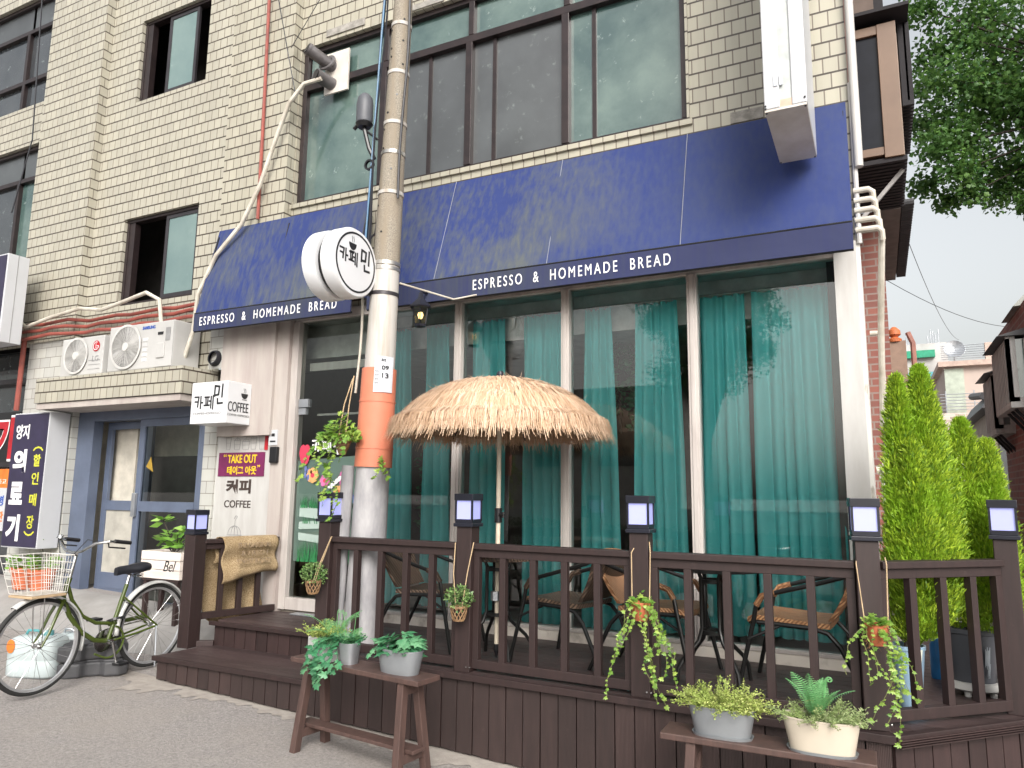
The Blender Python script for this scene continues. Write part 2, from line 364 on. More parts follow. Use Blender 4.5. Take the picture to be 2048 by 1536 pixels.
def m_weave(name, a, b_, su=90):
    m, nt, b, N, L = newmat(name); tc = N('TexCoord')
    w1 = N('TexWave'); w1.bands_direction = 'Y'; w1.inputs['Scale'].default_value = su*.32; L(tc.outputs['Object'], w1.inputs[0])
    w2 = N('TexWave'); w2.bands_direction = 'DIAGONAL'; w2.inputs['Scale'].default_value = su*.22; w2.inputs['Distortion'].default_value = 1; L(tc.outputs['Object'], w2.inputs[0])
    mu = N('Math'); mu.operation = 'MULTIPLY'; L(w1.outputs['Fac'], mu.inputs[0]); L(w2.outputs['Fac'], mu.inputs[1])
    n = noise(N, L, tc.outputs['Object'], 14, 4); c = mixc(N, L, ramp(N, L, mu.outputs[0], .05, .45), b_, a)
    L(mixc(N, L, ramp(N, L, n, .5, .75), c, b_), b.inputs['Base Color']); b.inputs['Roughness'].default_value = .5
    bumpn(N, L, mu.outputs[0], .8, .005, b); return m
M['weave_dark'] = m_weave('dark_brown_weave', (.15,.1,.068), (.035,.022,.015))
M['weave_tan'] = m_weave('tan_rattan_weave', (.5,.27,.13), (.2,.09,.04), 120)
def m_burlap():
    m, nt, b, N, L = newmat('burlap'); vec = coords(N, L)
    c = mixc(N, L, ramp(N, L, noise(N, L, vec, 5, 5), .35, .65), (.29,.215,.125), (.44,.34,.21))
    L(mixc(N, L, ramp(N, L, noise(N, L, vec, 160, 2), .4, .6), c, (.2,.13,.06)), b.inputs['Base Color'])
    b.inputs['Roughness'].default_value = .95; bumpn(N, L, noise(N, L, vec, 200, 2), .6, .004, b); return m
M['burlap'] = m_burlap()
def m_polecrete():
    m, nt, b, N, L = newmat('pole_aggregate_concrete'); vec = coords(N, L)
    sp = ramp(N, L, noise(N, L, vec, 130, 3, .7), .38, .62)
    st = ramp(N, L, noise(N, L, coords(N, L, (6,6,.8)), 2.5, 5), .4, .65)
    c = mixc(N, L, sp, (.17,.148,.12), (.34,.305,.25)); L(mixc(N, L, st, c, (.24,.2,.15)), b.inputs['Base Color'])
    b.inputs['Roughness'].default_value = .85; bumpn(N, L, noise(N, L, vec, 130, 3), .5, .004, b); return m
M['polecrete'] = m_polecrete()
M['pole_grey'] = surf('grey_pole_paint', (.40,.39,.40), .65, col2=(.25,.245,.26), scale=5, stretch=(2,2,.7), bump=.35, bscale=45)
def m_asphalt():
    m, nt, b, N, L = newmat('worn_asphalt'); vec = coords(N, L)
    sp = ramp(N, L, noise(N, L, vec, 48, 5, .85), .38, .64)
    sp2 = ramp(N, L, noise(N, L, vec, 95, 3, .8), .5, .66)
    br = ramp(N, L, noise(N, L, vec, 1.3, 6, .65), .42, .66)
    c = mixc(N, L, sp, (.20,.185,.177), (.39,.362,.347)); c = mixc(N, L, sp2, c, mixc(N, L, .5, c, (.36,.32,.3)))
    c = mixc(N, L, br, c, mixc(N, L, .55, c, (.33,.295,.265)))
    L(c, b.inputs['Base Color']); b.inputs['Roughness'].default_value = .9
    bumpn(N, L, noise(N, L, vec, 60, 5, .85), .9, .012, b); return m
M['asphalt'] = m_asphalt()
M['pavement'] = surf('pale_concrete_paving', (.30,.29,.28), .85, col2=(.23,.22,.21), scale=3, bump=.3, bscale=60)
M['sand'] = surf('cement_residue', (.36,.325,.29), .95, col2=(.28,.25,.225), scale=14, bump=.7, bscale=60)
M['thatch'] = None
def m_thatch():
    m, nt, b, N, L = newmat('raffia_thatch'); g = N('NewGeometry')
    c = mixc(N, L, ramp(N, L, g.outputs['Random Per Island'], .05, .95), (.45,.29,.175), (.78,.58,.425))
    L(mixc(N, L, ramp(N, L, noise(N, L, coords(N, L), 7, 3), .45, .7), c, (.56,.37,.23)), b.inputs['Base Color'])
    b.inputs['Roughness'].default_value = .7; return m
M['thatch'] = m_thatch()
M['ivy'] = leafmat('ivy_leaf', (.08,.2,.025), (.34,.46,.09), (.15,.29,.04), .4)
M['ivy_dark'] = leafmat('fabric_ivy_leaf', (.03,.14,.06), (.14,.34,.17), (.05,.22,.1), .4)
M['fern'] = leafmat('fern_leaf', (.1,.34,.11), (.25,.52,.22), (.2,.45,.2), .5)
M['yellowgreen'] = leafmat('yellow_green_sprig', (.24,.33,.06), (.48,.52,.17), (.32,.42,.1), .5)
M['sage'] = leafmat('grey_green_sprig', (.2,.29,.1), (.4,.46,.22), (.3,.4,.13), .5)
M['box_leaf'] = leafmat('box_leaf', (.04,.12,.03), (.25,.36,.13), (.12,.25,.06), .35)
M['conifer'] = leafmat('golden_cypress', (.075,.175,.015), (.5,.66,.05), (.24,.42,.022), .55, .35, 7)
M['tree_leaf'] = leafmat('ginkgo_leaf', (.035,.11,.03), (.13,.25,.05), (.065,.155,.035), .5, .35, .9)
M['rhodo'] = leafmat('glossy_broad_leaf', (.1,.26,.03), (.28,.46,.1), (.16,.34,.05), .35)
M['hedge'] = leafmat('hedge_leaf', (.02,.07,.015), (.06,.14,.03), (.04,.1,.02), .5, .2)
M['petal_red'] = surf('red_petal', (.6,.05,.1), .5); M['petal_pink'] = surf('pink_petal', (.6,.16,.36), .5)
M['petal_orange'] = surf('orange_petal', (.75,.4,.16), .5); M['petal_blue'] = surf('blue_petal', (.14,.18,.42), .5)
M['decal_green'] = surf('green_grass_decal', (.03,.2,.07), .5, col2=(.015,.12,.04), scale=30)
# ================================================================ ground
def sst(a, b, x):
    t = max(0, min(1, (x-a)/(b-a))); return t*t*(3-2*t)
def gz(x, y):
    xx = max(-14, min(5, x)); r = -.035*xx-.035
    return r + .28*sst(4.5, 5.4, y)*(1-sst(-5.6, -5.0, x)) * sst(-40, -14, x)
xs = [-400,-120,-50,-25]+[-14+.5*i for i in range(0, 39)]+[8,14,30,90,400]
ys = [-400,-120,-40,-15]+[-6+.5*i for i in range(0, 20)]+[4.0+.15*i for i in range(12)]+[6.5,8,12,20,40,120,400]
mb = MB(); mb.v = [(x, y, gz(x, y)) for y in ys for x in xs]
nx = len(xs); mb.f = [(j*nx+i, j*nx+i+1, (j+1)*nx+i+1, (j+1)*nx+i) for j in range(len(ys)-1) for i in range(nx-1)]
struct('road', mb, M['asphalt'], smooth=True)
def sheet(x0, x1, y0, y1, n, m, lift, jag=0):
    mb = MB(); rr = random.Random(5)
    for j in range(m+1):
        for i in range(n+1):
            x = x0+(x1-x0)*i/n; y = y0+(y1-y0)*j/m
            if j == 0: y += rr.uniform(-jag, jag)
            mb.v.append((x, y, gz(x, y)+lift))
    mb.f = [(j*(n+1)+i, j*(n+1)+i+1, (j+1)*(n+1)+i+1, (j+1)*(n+1)+i) for j in range(m) for i in range(n)]
    return mb
struct('pavement', sheet(-14, -5.32, 4.62, 5.44, 40, 14, .006, .05), M['pavement'], smooth=True)
# thin smear of cement left along the foot of the deck
mb = MB(); rr = random.Random(3); xsn = [-5.75+.02*i for i in range(216)]
for x in xsn:
    w = (.10 + .12*max(0, math.sin(x*2.1+1.0)) + rr.uniform(-.006,.006) + .05*math.sin(x*17)*math.sin(x*7.3) + .02*math.sin(x*53)) * (1.9 if -5.5 < x < -4.6 else 1) * (1 if x > -5.3 else .5)
    y0 = 4.21 - .025*(x+3.6)
    mb.v += [(x, y0-w, gz(x, y0)+.004), (x, y0+.03, gz(x, y0)+.004)]
mb.f = [(2*i, 2*i+2, 2*i+3, 2*i+1) for i in range(len(xsn)-1)]
struct('cement_edge', mb, M['sand'])

# ================================================================ cafe building
bld = thing('cafe_building', 'cream tiled corner building with brown window frames and a glazed cafe front', 'building', (-3, 5.45, 0))
YF = 5.45
def wall(x0, x1, z0, z1, y, holes=(), depth=.13):
    mb = MB()
    X = sorted({x0, x1, *[h[0] for h in holes], *[h[1] for h in holes]}); Z = sorted({z0, z1, *[h[2] for h in holes], *[h[3] for h in holes]})
    for a, b in zip(X[:-1], X[1:]):
        for c, d in zip(Z[:-1], Z[1:]):
            cx, cz = (a+b)/2, (c+d)/2
            if any(h[0] < cx < h[1] and h[2] < cz < h[3] for h in holes): continue
            mb.add([(a,y,c),(b,y,c),(b,y,d),(a,y,d)], [(0,1,2,3)])
    for a, b, c, d in holes:
        e = y+depth
        mb.add([(a,y,c),(a,e,c),(a,e,d),(a,y,d)], [(3,2,1,0)]); mb.add([(b,y,c),(b,e,c),(b,e,d),(b,y,d)], [(0,1,2,3)])
        mb.add([(a,y,c),(b,y,c),(b,e,c),(a,e,c)], [(0,1,2,3)]); mb.add([(a,y,d),(b,y,d),(b,e,d),(a,e,d)], [(3,2,1,0)])
    return mb
W_CAFE = (-5.29, -1.19, 4.60, 6.36)
W_LOW = (-7.97, -6.70, 3.80, 4.88); W_UP = (-7.97, -6.76, 6.40, 7.50)
E_LOW = (-12.6, -9.84, 4.60, 6.30); E_UP = (-12.6, -9.84, 6.9, 8.6)
wl = wall(-5.30, -.03, 3.40, 9.6, YF, [W_CAFE]).build('tile_wall', M['tile'], bld)
wall(-8.56, -6.2, 2.9, 9.6, YF, [W_LOW, W_UP]).build('tile_wall', M['tile_left'], bld)
wall(-14, -9.72, 3.45, 9.6, YF, [E_LOW, E_UP]).build('tile_wall', M['tile_left'], bld)
mb = MB(); mb.box(-9.72, -8.55, 5.34, 5.5, 3.45, 9.6); mb.build('tiled_pilaster', M['tile_left'], bld)
mb = MB(); mb.box(-6.22, -5.30, 5.34, 5.5, 4.30, 9.6); mb.build('tiled_pilaster', M['tile'], bld)
MB().box(-6.22,-5.30,5.447,5.52,3.42,4.29).build('wall_behind_awning', M['plaster'], bld)
# broken tile patches showing the render
for q in ((-.86,-.62,5.442,5.46,4.49,4.58), (-4.95,-4.45,5.436,5.46,6.40,6.48), (-3.9,-3.5,5.438,5.46,6.37,6.43)): MB().box(*q).build('exposed_render', M['concrete'], bld)
mb = MB(); mb.box(-5.30, -1.15, 5.425, 5.5, 4.555, 4.6); mb.box(-1.19, -1.17, 5.43, 5.46, 4.6, 6.4); mb.build('window_ledge', M['tile'], bld)
# ground floor wall pieces
for q in ((-9.45,-8.45,5.36,5.5,.3,3.45), (-8.449,-7.9,5.40,5.5,2.62,3.45), (-6.28,-6.1,5.40,5.52,.4,2.62), (-6.219,-6.02,5.332,5.345,2.91,3.4)): MB().box(*q).build('white_tile_wall', M['white_tile'], bld)
mb = MB(); mb.box(-6.02, -5.30, 5.325, 5.5, 2.2, 3.42); mb.box(-5.30, -5.14, 5.36, 5.5, .5, 3.42); mb.build('plaster_panel', M['plaster'], bld)
mb = MB(); mb.box(-6.1, -5.30, 5.42, 5.5, .45, 2.2); mb.build('sign_panel_wall', M['white_paint'], bld)
mb = MB(); mb.box(-.19, -.045, 5.40, 5.62, .5, 3.42); mb.build('corner_pillar', M['white_paint'], bld)
mb = MB(); mb.box(-.045, -.02, 5.43, 7.6, .0, 3.6); mb.build('side_wall_plaster', M['worn_paint'], bld)
mb = MB(); mb.box(-.25, -.03, 5.452, 9.9, 3.6, 9.6); mb.build('side_brick_wall', M['brick'], bld)
mb = MB(); mb.box(-.25, -.03, 7.6, 9.9, -.2, 3.6); mb.build('side_brick_wall', M['brick'], bld)
mb = MB(); mb.box(-14, -.05, 5.45, 9.9, 9.6, 9.75); mb.build('roof', M['concrete'], bld)
mb = MB(); mb.box(-14, -.25, 6.3, 6.35, 3.5, 9.6); mb.box(-14,-13.9,5.5,9.9,-.2,9.6); mb.build('dark_backing', M['dark_room'], bld)  # dark sheet stands in for the unlit rooms behind the upper windows
# canopy slab over the left entrance
mb = MB(); mb.box(-8.62, -6.2, 5.0, 5.45, 2.62, 2.90); mb.build('entrance_canopy', M['tile_left'], bld)
mb = MB(); mb.box(-8.60, -6.22, 5.02, 5.45, 2.55, 2.615); mb.build('canopy_soffit', M['plaster'], bld)
# cafe floor, ceiling, back wall
mb = MB(); mb.box(-6.1, -.19, 5.45, 9.6, .45, .60); mb.build('cafe_floor', M['floor'], bld)
mb = MB(); mb.box(-6.1, -.19, 5.48, 9.6, 3.36, 3.44); mb.build('cafe_ceiling', M['ceiling'], bld)
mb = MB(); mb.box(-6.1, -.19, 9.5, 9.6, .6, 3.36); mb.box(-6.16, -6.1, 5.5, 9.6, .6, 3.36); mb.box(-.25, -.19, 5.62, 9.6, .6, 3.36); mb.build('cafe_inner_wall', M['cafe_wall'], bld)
mb = MB(); mb.box(-6.09,-.2,5.76,6.4,3.02,3.355); mb.build('ceiling_brightener', surf('brightener_paint', (.82,.79,.76), .8), bld)  # pale block added so the strip above the curtains reads lighter
# rails and mullions of the shop front
mb = MB(); mb.box(-5.14, -.19, 5.42, 5.52, 3.325, 3.42); mb.build('shopfront_head', M['frame_white'], bld, bevel=.004)
for x, w in ((-4.17,.08), (-3.235,.07), (-2.22,.07), (-1.187,.075)):
    mb = MB(); mb.box(x-w/2, x+w/2, 5.405, 5.515, .635, 3.325); mb.box(x-w/2+.02, x+w/2-.02, 5.395, 5.405, .635, 3.325)
    mb.build('mullion', M['frame_white'], bld, bevel=.004)
mb = MB(); mb.box(-4.21, -.19, 5.40, 5.5, .45, .615); mb.build('shopfront_curb', M['curb'], bld, bevel=.012)
mb = MB(); mb.box(-4.21, -.19, 5.395, 5.52, .616, .636); mb.build('shopfront_sill', M['frame_white'], bld)
for a, b in ((-4.13,-3.27), (-3.2,-2.255), (-2.185,-1.225), (-1.149,-.19)):
    mb = MB(); mb.add([(a,5.46,.635),(b,5.46,.635),(b,5.46,3.325),(a,5.46,3.325)], [(0,1,2,3)]); mb.build('window_pane', M['glass'], bld)
# cafe door
mb = MB(); mb.box(-5.14, -5.06, 5.40, 5.52, .56, 3.325); mb.box(-5.06, -4.21, 5.41, 5.52, .56, .67)
dr = mb.build('door', M['frame_white'], bld, bevel=.004)
mb = MB(); mb.add([(-5.06,5.46,.67),(-4.21,5.46,.67),(-4.21,5.46,3.325),(-5.06,5.46,3.325)], [(0,1,2,3)]); mb.build('door_glass', M['door_glass'], dr)
mb = MB(); mb.box(-5.05, -4.93, 5.435, 5.485, 2.47, 2.55); mb.box(-5.05,-4.96,5.44,5.48,2.40,2.46); mb.build('hinge', M['galv'], dr)
mb = MB(); mb.box(-5.05, -4.25, 5.57, 5.59, 2.85, 2.93); mb.box(-4.95,-4.3,5.6,5.62,2.4,2.42); mb.build('closer_rail', M['frame_white'], dr)
mb = MB(); mb.add([(-5.05,5.475,1.0),(-4.22,5.475,1.02),(-4.22,5.475,2.0),(-5.05,5.475,1.95)], [(0,1,2,3)])
fm, fnt, fb, fN, fL = newmat('frosted_film'); fb.inputs['Base Color'].default_value = (.42,.52,.48,1); fb.inputs['Roughness'].default_value = .4; fb.inputs['Alpha'].default_value = .8
mb.build('frosted_film', fm, dr)
# printed decals on the door glass
def disc(mb, c, r, n=14, y=5.452, sx=1, sz=1):
    mb.prism([(c[0]+r*math.cos(2*math.pi*k/n)*sx, y, c[1]+r*math.sin(2*math.pi*k/n)*sz) for k in range(n)], (0, .0015, 0))
def flower(c, r, n, mat, mat2):
    mb = MB()
    for k in range(n):
        a = 2*math.pi*k/n; disc(mb, (c[0]+r*.62*math.cos(a), c[1]+r*.62*math.sin(a)), r*.4, 8, 5.4525-.0002*k)
    p = mb.build('decal', mat, dr); mb = MB(); disc(mb, c, r*.3, 10, 5.449); mb.build('decal', mat2, dr)
mb = MB(); disc(mb, (-4.95, 2.0), .06, 16, 5.452, 1, 1.6); disc(mb, (-4.975, 2.03), .045, 12, 5.4515, 1, 1.7); disc(mb, (-4.925, 2.03), .045, 12, 5.451, 1, 1.7); mb.build('decal', M['petal_red'], dr)
flower((-4.84, 1.81), .075, 8, M['petal_orange'], M['petal_red']); flower((-4.69, 1.76), .06, 6, M['petal_pink'], M['petal_red'])
flower((-4.46, 1.78), .075, 6, M['petal_pink'], M['petal_orange']); flower((-4.52, 1.66), .06, 6, M['petal_orange'], M['terracotta'])
mb = MB()
for k in range(5): disc(mb, (-4.93+.035*(k % 3), 1.87-.02*k), .022, 8, 5.4525-.0003*k, .7, 1.4)
for k in range(6): disc(mb, (-4.36+.02*k, 1.62-.03*(k % 3)), .022, 8, 5.4525-.0003*k, .6, 1.8)
mb.build('decal', M['petal_blue'], dr)
mb = MB()
for k in range(5): disc(mb, (-4.62+.03*k, 1.70+.022*k), .02, 8, 5.4525-.0003*k, 1.6, .8)
mb.build('decal', M['white_ink'], dr)
fr = (V(-4.86, 5.451, 2.04), V(1,0,0), V(0,0,1))
KAPE = [([(0,1),(.5,1),(.4,.15)],1), ([(.05,.6),(.45,.58)],1), ([(.75,1.05),(.75,0)],1), ([(.75,.5),(1,.5)],1),
        ([(1.22,.95),(1.75,.95)],1), ([(1.36,.9),(1.4,.3)],1), ([(1.6,.9),(1.58,.3)],1), ([(1.18,.25),(1.8,.25)],1), ([(1.76,.6),(1.95,.6)],1), ([(1.98,1),(1.98,0)],1), ([(2.22,1.05),(2.22,-.1)],1)]
MIN = [([(0,.3),(.02,1),(.42,.94),(.38,.4),(0,.36)],1), ([(.72,1.08),(.7,.22)],1), ([(.3,.12),(.33,-.2),(.78,-.18)],1)]
def brush(mb, fr, glyph, off, sc, w, slope=0):
    for pts, k in glyph: mb.stroke(fr, [(off[0]+p[0]*sc, off[1]+(p[1]+slope*p[0])*sc) for p in pts], w*k, .0015)
mb = MB(); brush(mb, fr, KAPE, (0,0), .1, .016); brush(mb, fr, MIN, (.27,0), .13, .02); mb.build('lettering', M['white_ink'], dr)
mb = MB(); rr = random.Random(8)
for (zz, n, h) in ((1.53, 75, .10), (1.385, 26, .05), (1.03, 95, .19)):
    for k in range(n):
        x = -4.98+.62*rr.random(); t = rr.uniform(-.03, .03); hh = h*rr.uniform(.5, 1.1)
        mb.add([(x-.006,5.4515,zz-.03),(x+.006,5.4515,zz-.03),(x+t,5.4512,zz+hh)], [(0,1,2)])
mb.build('grass_decal', M['decal_green'], dr)
mb = MB()
for z0, z1, a in ((1.42,1.52,-.05), (1.30,1.37,.03), (1.2,1.27,-.05)): mb.add([(-4.98,5.4535,z0),(-4.36,5.4535,z0+a),(-4.36,5.4535,z1+a),(-4.98,5.4535,z1)], [(0,1,2,3)])
mb.build('decal', fm, dr)
# sign panel artwork by the door: drinks, take out strip, coffee lettering, bird cage
XR, UP = (1,0,0), (0,0,1)
mb = MB(); mb.box(-6.06, -5.43, 5.412, 5.4195, 1.80, 2.04); tk = mb.build('takeout_strip', M['purple'], bld)
lettering('TAKE OUT', (-5.73,5.411,1.975), XR, UP, .40, .085, M['yellow_ink'], tk, .025)
lettering('테이크 아웃', (-5.73,5.411,1.86), XR, UP, .40, .085, M['yellow_ink'], tk, .03)
lettering('“', (-5.97,5.411,2.01), XR, UP, .04, .025, M['yellow_ink'], tk, .01)
lettering('”', (-5.50,5.411,1.90), XR, UP, .035, .025, M['yellow_ink'], tk, .01)
lettering('커피', (-5.765,5.417,1.70), XR, UP, .34, .14, M['ink_brown'], bld, .035)
lettering('COFFEE', (-5.765,5.417,1.525), XR, UP, .36, .072, M['ink_brown'], bld, .005)
fr = (V(-6.0, 5.4185, 2.06), V(1,0,0), V(0,0,1)); mb = MB()
for k, (w, h) in enumerate(((.08,.13), (.1,.1), (.11,.09), (.09,.12), (.09,.15))):
    x = .02+.115*k
    mb.stroke(fr, [(x,h),(x+.01,.01),(x+w-.02,.01),(x+w-.01,h),(x,h)], .004, .0012); mb.stroke(fr, [(x+.01,h*.6),(x+w-.02,h*.6)], .003, .0012)
    mb.stroke(fr, [(x+w*.4,h+.005),(x+w*.45,h+.04),(x+w*.6,h+.05)], .003, .0012); mb.stroke(fr, [(x,h),(x+w*.3,h+.025),(x+w*.7,h+.02),(x+w-.01,h)], .003, .0012)
mb.build('drink_drawings', M['ink_grey'], bld)
fr = (V(-5.78, 5.4185, 1.14), V(1,0,0), V(0,0,1)); mb = MB()
for k in range(5): mb.stroke(fr, [(.09*math.sin(a)*(-1+.5*k), .06+.09*math.cos(a)+.02) for a in [1.55-.25*i for i in range(7)]], .004, .0012)
mb.stroke(fr, [(-.1,.08),(.1,.08)], .005, .0012); mb.stroke(fr, [(-.1,.05),(.1,.05)], .004, .0012); mb.stroke(fr, [(0,.17),(0,.22),(.03,.26),(.01,.27),(-.01,.24)], .004, .0012)
for k in range(9): mb.stroke(fr, [(-.09+.0225*k,.05),(-.09+.0225*k,-.15)], .003, .0012)
mb.build('birdcage_drawing', M['ink_grey'], bld)
mb = MB(); mb.box(-5.56, -5.40, 5.411, 5.4194, 2.205, 2.265); mb.box(-5.44, -5.40, 5.4115, 5.419, 2.06, 2.205); mb.build('red_sticker', M['red_ink'], bld)
mb = MB(); mb.box(-5.33, -5.22, 5.352, 5.3595, 2.10, 2.25); st = mb.build('notice_sticker', M['sign_white'], bld)
mb = MB(); mb.box(-5.295, -5.255, 5.35, 5.3515, 2.185, 2.215); mb.box(-5.31,-5.24,5.35,5.3515,2.13,2.145); mb.build('printed_mark', M['ink'], st)
mb = MB(); mb.box(-5.285, -5.185, 5.32, 5.3595, 1.925, 2.085); mb.build('door_bell', M['black'], bld, bevel=.012)

# ---------------------------------------------------------------- upper windows
def rect_frame(mb, x0, x1, z0, z1, y0, y1, t):
    mb.box(x0, x1, y0, y1, z0, z0+t); mb.box(x0, x1, y0, y1, z1-t, z1); mb.box(x0, x0+t, y0, y1, z0+t, z1-t); mb.box(x1-t, x1, y0, y1, z0+t, z1-t)
def pane(x0, x1, z0, z1, y, mat, parent):
    mb = MB(); mb.box(x0, x1, y, y+.006, z0, z1); return mb.build('pane', mat, parent)
x0, x1, z0, z1 = W_CAFE; mb = MB(); rect_frame(mb, x0, x1, z0, z1, 5.50, 5.58, .055)
ZT = 5.93; mb.box(x0+.055, x1-.055, 5.495, 5.585, ZT-.045, ZT+.03)
mx = [-4.225, -3.235, -2.255]
for x in mx: mb.box(x-.035, x+.035, 5.492, 5.588, z0+.055, ZT-.045); mb.box(x-.03+.02, x+.05, 5.492, 5.588, ZT+.03, z1-.055)
wf = mb.build('window', M['window_brown'], bld, bevel=.004)
ex = [x0+.055]+mx+[x1-.055]; PM = ['pane_green','pane_dark','pane_dark','pane_green']
for i in range(4):
    a, b = ex[i]+(.035 if i else 0), ex[i+1]-(.035 if i < 3 else 0)
    pane(a, b, z0+.055, ZT-.045, 5.555, M[PM[i]], wf); pane(a+.01, b-.0, ZT+.03, z1-.055, 5.55, M['pane_green'], wf)
    if i in (1, 2, 3):
        s = MB(); c = a+(.22 if i > 1 else .5); s.box(c-.018, c+.018, 5.535, 5.555, z0+.055, ZT-.045); s.build('sash_stile', M['window_brown'], wf)
for (x0, x1, z0, z1), up in ((W_LOW, 0), (W_UP, 1)):
    mb = MB(); rect_frame(mb, x0, x1, z0, z1, 5.49, 5.58, .04); mb.box(x0+.04, x0+.13, 5.50, 5.58, z0+.04, z1-.04)
    wf = mb.build('window', M['window_brown'], bld, bevel=.003); c = x0+(x1-x0)*(.53 if not up else .36); e = x1-(.04 if not up else .26)
    mb = MB(); rect_frame(mb, c, e, z0+.04, z1-.04, 5.505, 5.535, .045); sa = mb.build('sash', M['dark_alu'], wf)
    mb = MB(); mb.box(c+.045, e-.045, 5.515, 5.522, z0+.085, z1-.085); mb.build('pane', M['pane_frost'], sa) if False else pane(c+.045, e-.045, z0+.085, z1-.085, 5.515, M['pane_frost'], wf)
for (x0, x1, z0, z1) in (E_LOW, E_UP):
    mb = MB(); rect_frame(mb, x0, x1, z0, z1, 5.50, 5.58, .05); mb.box(x0+.05, x1-.05, 5.497, 5.583, z1-.50, z1-.44)
    if z0 > 6.5: mb.box(x0+.05, x1-.05, 5.497, 5.583, z0+.42, z0+.48)
    cs = [-11.6, -10.55 if z0 > 6.5 else -10.38]
    for c in cs: mb.box(c-.03, c+.03, 5.496, 5.584, z0+.05, z1-.5)
    wf = mb.build('window', M['window_brown'], bld, bevel=.003)
    e = [x0+.05]+cs+[x1-.05]
    for i in range(3):
        pane(e[i]+.03, e[i+1]-.03, z0+.05, z1-.5, 5.55, M['pane_green' if (i == 2 and z0 < 6) else 'pane_black'], wf); pane(e[i]+.03, e[i+1]-.03, z1-.44, z1-.05, 5.55, M['pane_dark'], wf)
# left ground-floor shop front with its cut-off signs
mb = MB(); mb.box(-14, -9.46, 5.62, 5.66, .3, 3.45); mb.build('shop_window', M['pane_black'], bld)
mb = MB(); mb.box(-14, -9.46, 5.56, 5.62, 1.93, 1.99); mb.box(-14, -9.46, 5.56, 5.62, .3, .6); mb.box(-14,-9.46,5.5,5.62,3.0,3.06); mb.build('shop_window_rail', M['dark_alu'], bld)
# entrance door, blue grey
gx = [-8.45, -8.12, -7.44, -7.30, -6.36, -6.28]
mb = MB(); mb.box(-8.45, -8.16, 5.44, 5.56, .40, 2.56); mb.box(-6.36, -6.28, 5.44, 5.56, .40, 2.56); mb.box(-8.16, -6.36, 5.44, 5.56, 2.44, 2.56)
ed = mb.build('entrance_door', M['bluegrey'], bld, bevel=.004)
mb = MB(); rect_frame(mb, -8.16, -7.37, .46, 2.44, 5.62, 5.66, .085); mb.box(-8.075, -7.455, 5.615, 5.665, 1.42, 1.53); mb.box(-8.075,-7.455,5.615,5.665,.545,.72); dl = mb.build('door_leaf', M['bluegrey'], ed, bevel=.003)
mb = MB(); rect_frame(mb, -7.39, -6.36, .40, 2.44, 5.47, 5.51, .085); mb.box(-7.305, -6.445, 5.465, 5.515, 1.42, 1.53); d2 = mb.build('door_leaf', M['bluegrey'], ed, bevel=.003)
mb = MB(); mb.box(-7.385, -7.33, 5.43, 5.468, 1.36, 1.62); mb.build('door_handle', M['galv'], d2, bevel=.006)
mb = MB(); mb.add([(-7.305,5.49,1.53),(-6.445,5.49,1.53),(-6.445,5.49,2.355),(-7.305,5.49,2.355)], [(0,1,2,3)]); mb.add([(-7.305,5.49,.485),(-6.445,5.49,.485),(-6.445,5.49,1.42),(-7.305,5.49,1.42)], [(0,1,2,3)]); mb.build('glass', M['door_glass'], d2)
mb = MB(); mb.box(-8.075, -7.455, 5.635, 5.645, .72, 1.42); mb.build('lower_panel', surf('beige_door_panel', (.44,.42,.37), .4), dl)
lettering('▲', (-7.2,5.487,1.95), XR, UP, .16, .22, M['yellow_ink'], ed, 0, name='warning_mark') if False else None
fr = (V(-7.26, 5.487, 1.85), V(1,0,0), V(0,0,1)); mb = MB(); mb.prism([fr[0]+V(*p) for p in ((0,0,.06),(.12,0,0),(.07,0,.17))], (0,-.001,0)); mb.build('warning_sticker', surf('dull_amber', (.36,.23,.03), .6), d2)
mb = MB(); mb.box(-8.4, -6.3, 6.2, 6.25, .4, 2.9); mb.box(-8.5,-8.45,5.56,7.0,.4,2.9); mb.box(-6.3,-6.25,5.56,7.0,.4,2.9); mb.box(-8.45,-6.3,5.5,7.0,.36,.4); mb.box(-8.45,-6.3,5.56,7.0,2.9,2.95); mb.box(-8.16,-7.76,5.72,5.75,.4,2.9); mb.build('hall_wall', surf('hall_paint', (.62,.58,.5), .7), bld)  # thin near piece added behind the left leaf, where daylight reaches it
mb = MB(); mb.box(-7.75, -6.9, 5.95, 6.2, .4, 2.05); mb.build('hall_cabinet', M['dark_room'], bld)

# ---------------------------------------------------------------- bay at the alley side
bay = thing('bay_window', 'tan framed bay window under a ribbed dark sheet roof on the alley side', 'bay window', (-.02, 6.3, 4.33))
mb = MB(); mb.box(-.02, .34, 6.36, 7.4, 4.40, 5.5); mb.build('box_body', M['dark_room'], bay)
mb = MB(); mb.box(-.019, .20, 6.3, 6.36, 4.40, 4.47); mb.box(-.019, .20, 6.3, 6.36, 5.46, 5.54); mb.box(.20, .34, 6.29, 6.42, 4.37, 5.54); mb.box(.343,.35,6.42,7.4,4.4,5.5); mb.build('frame', M['tan_frame'], bay, bevel=.004)
mb = MB(); mb.box(-.019, .20, 6.325, 6.335, 4.47, 5.46); mb.build('pane', surf('dim_bay_glass', (.012,.014,.02), .3, spec=.15), bay)
mb = MB()
for k in range(16): mb.box(-.018, .36, 6.31+.07*k, 6.35+.07*k, 4.335, 4.362)
mb.box(-.018,.36,6.31,7.42,4.362,4.372); mb.build('underside', M['dark_sheet'], bay)
mb = MB(); mb.beam((.33,6.5,4.33), (.0,6.5,3.95), .03, .03); mb.build('brace', M['alu_grey'], bay)
mb = MB(); mb.box(-.018, .44, 6.2, 7.5, 5.60, 5.63)
for k in range(17): mb.box(.36, .445, 6.45+.06*k, 6.48+.06*k, 4.86, 5.60)
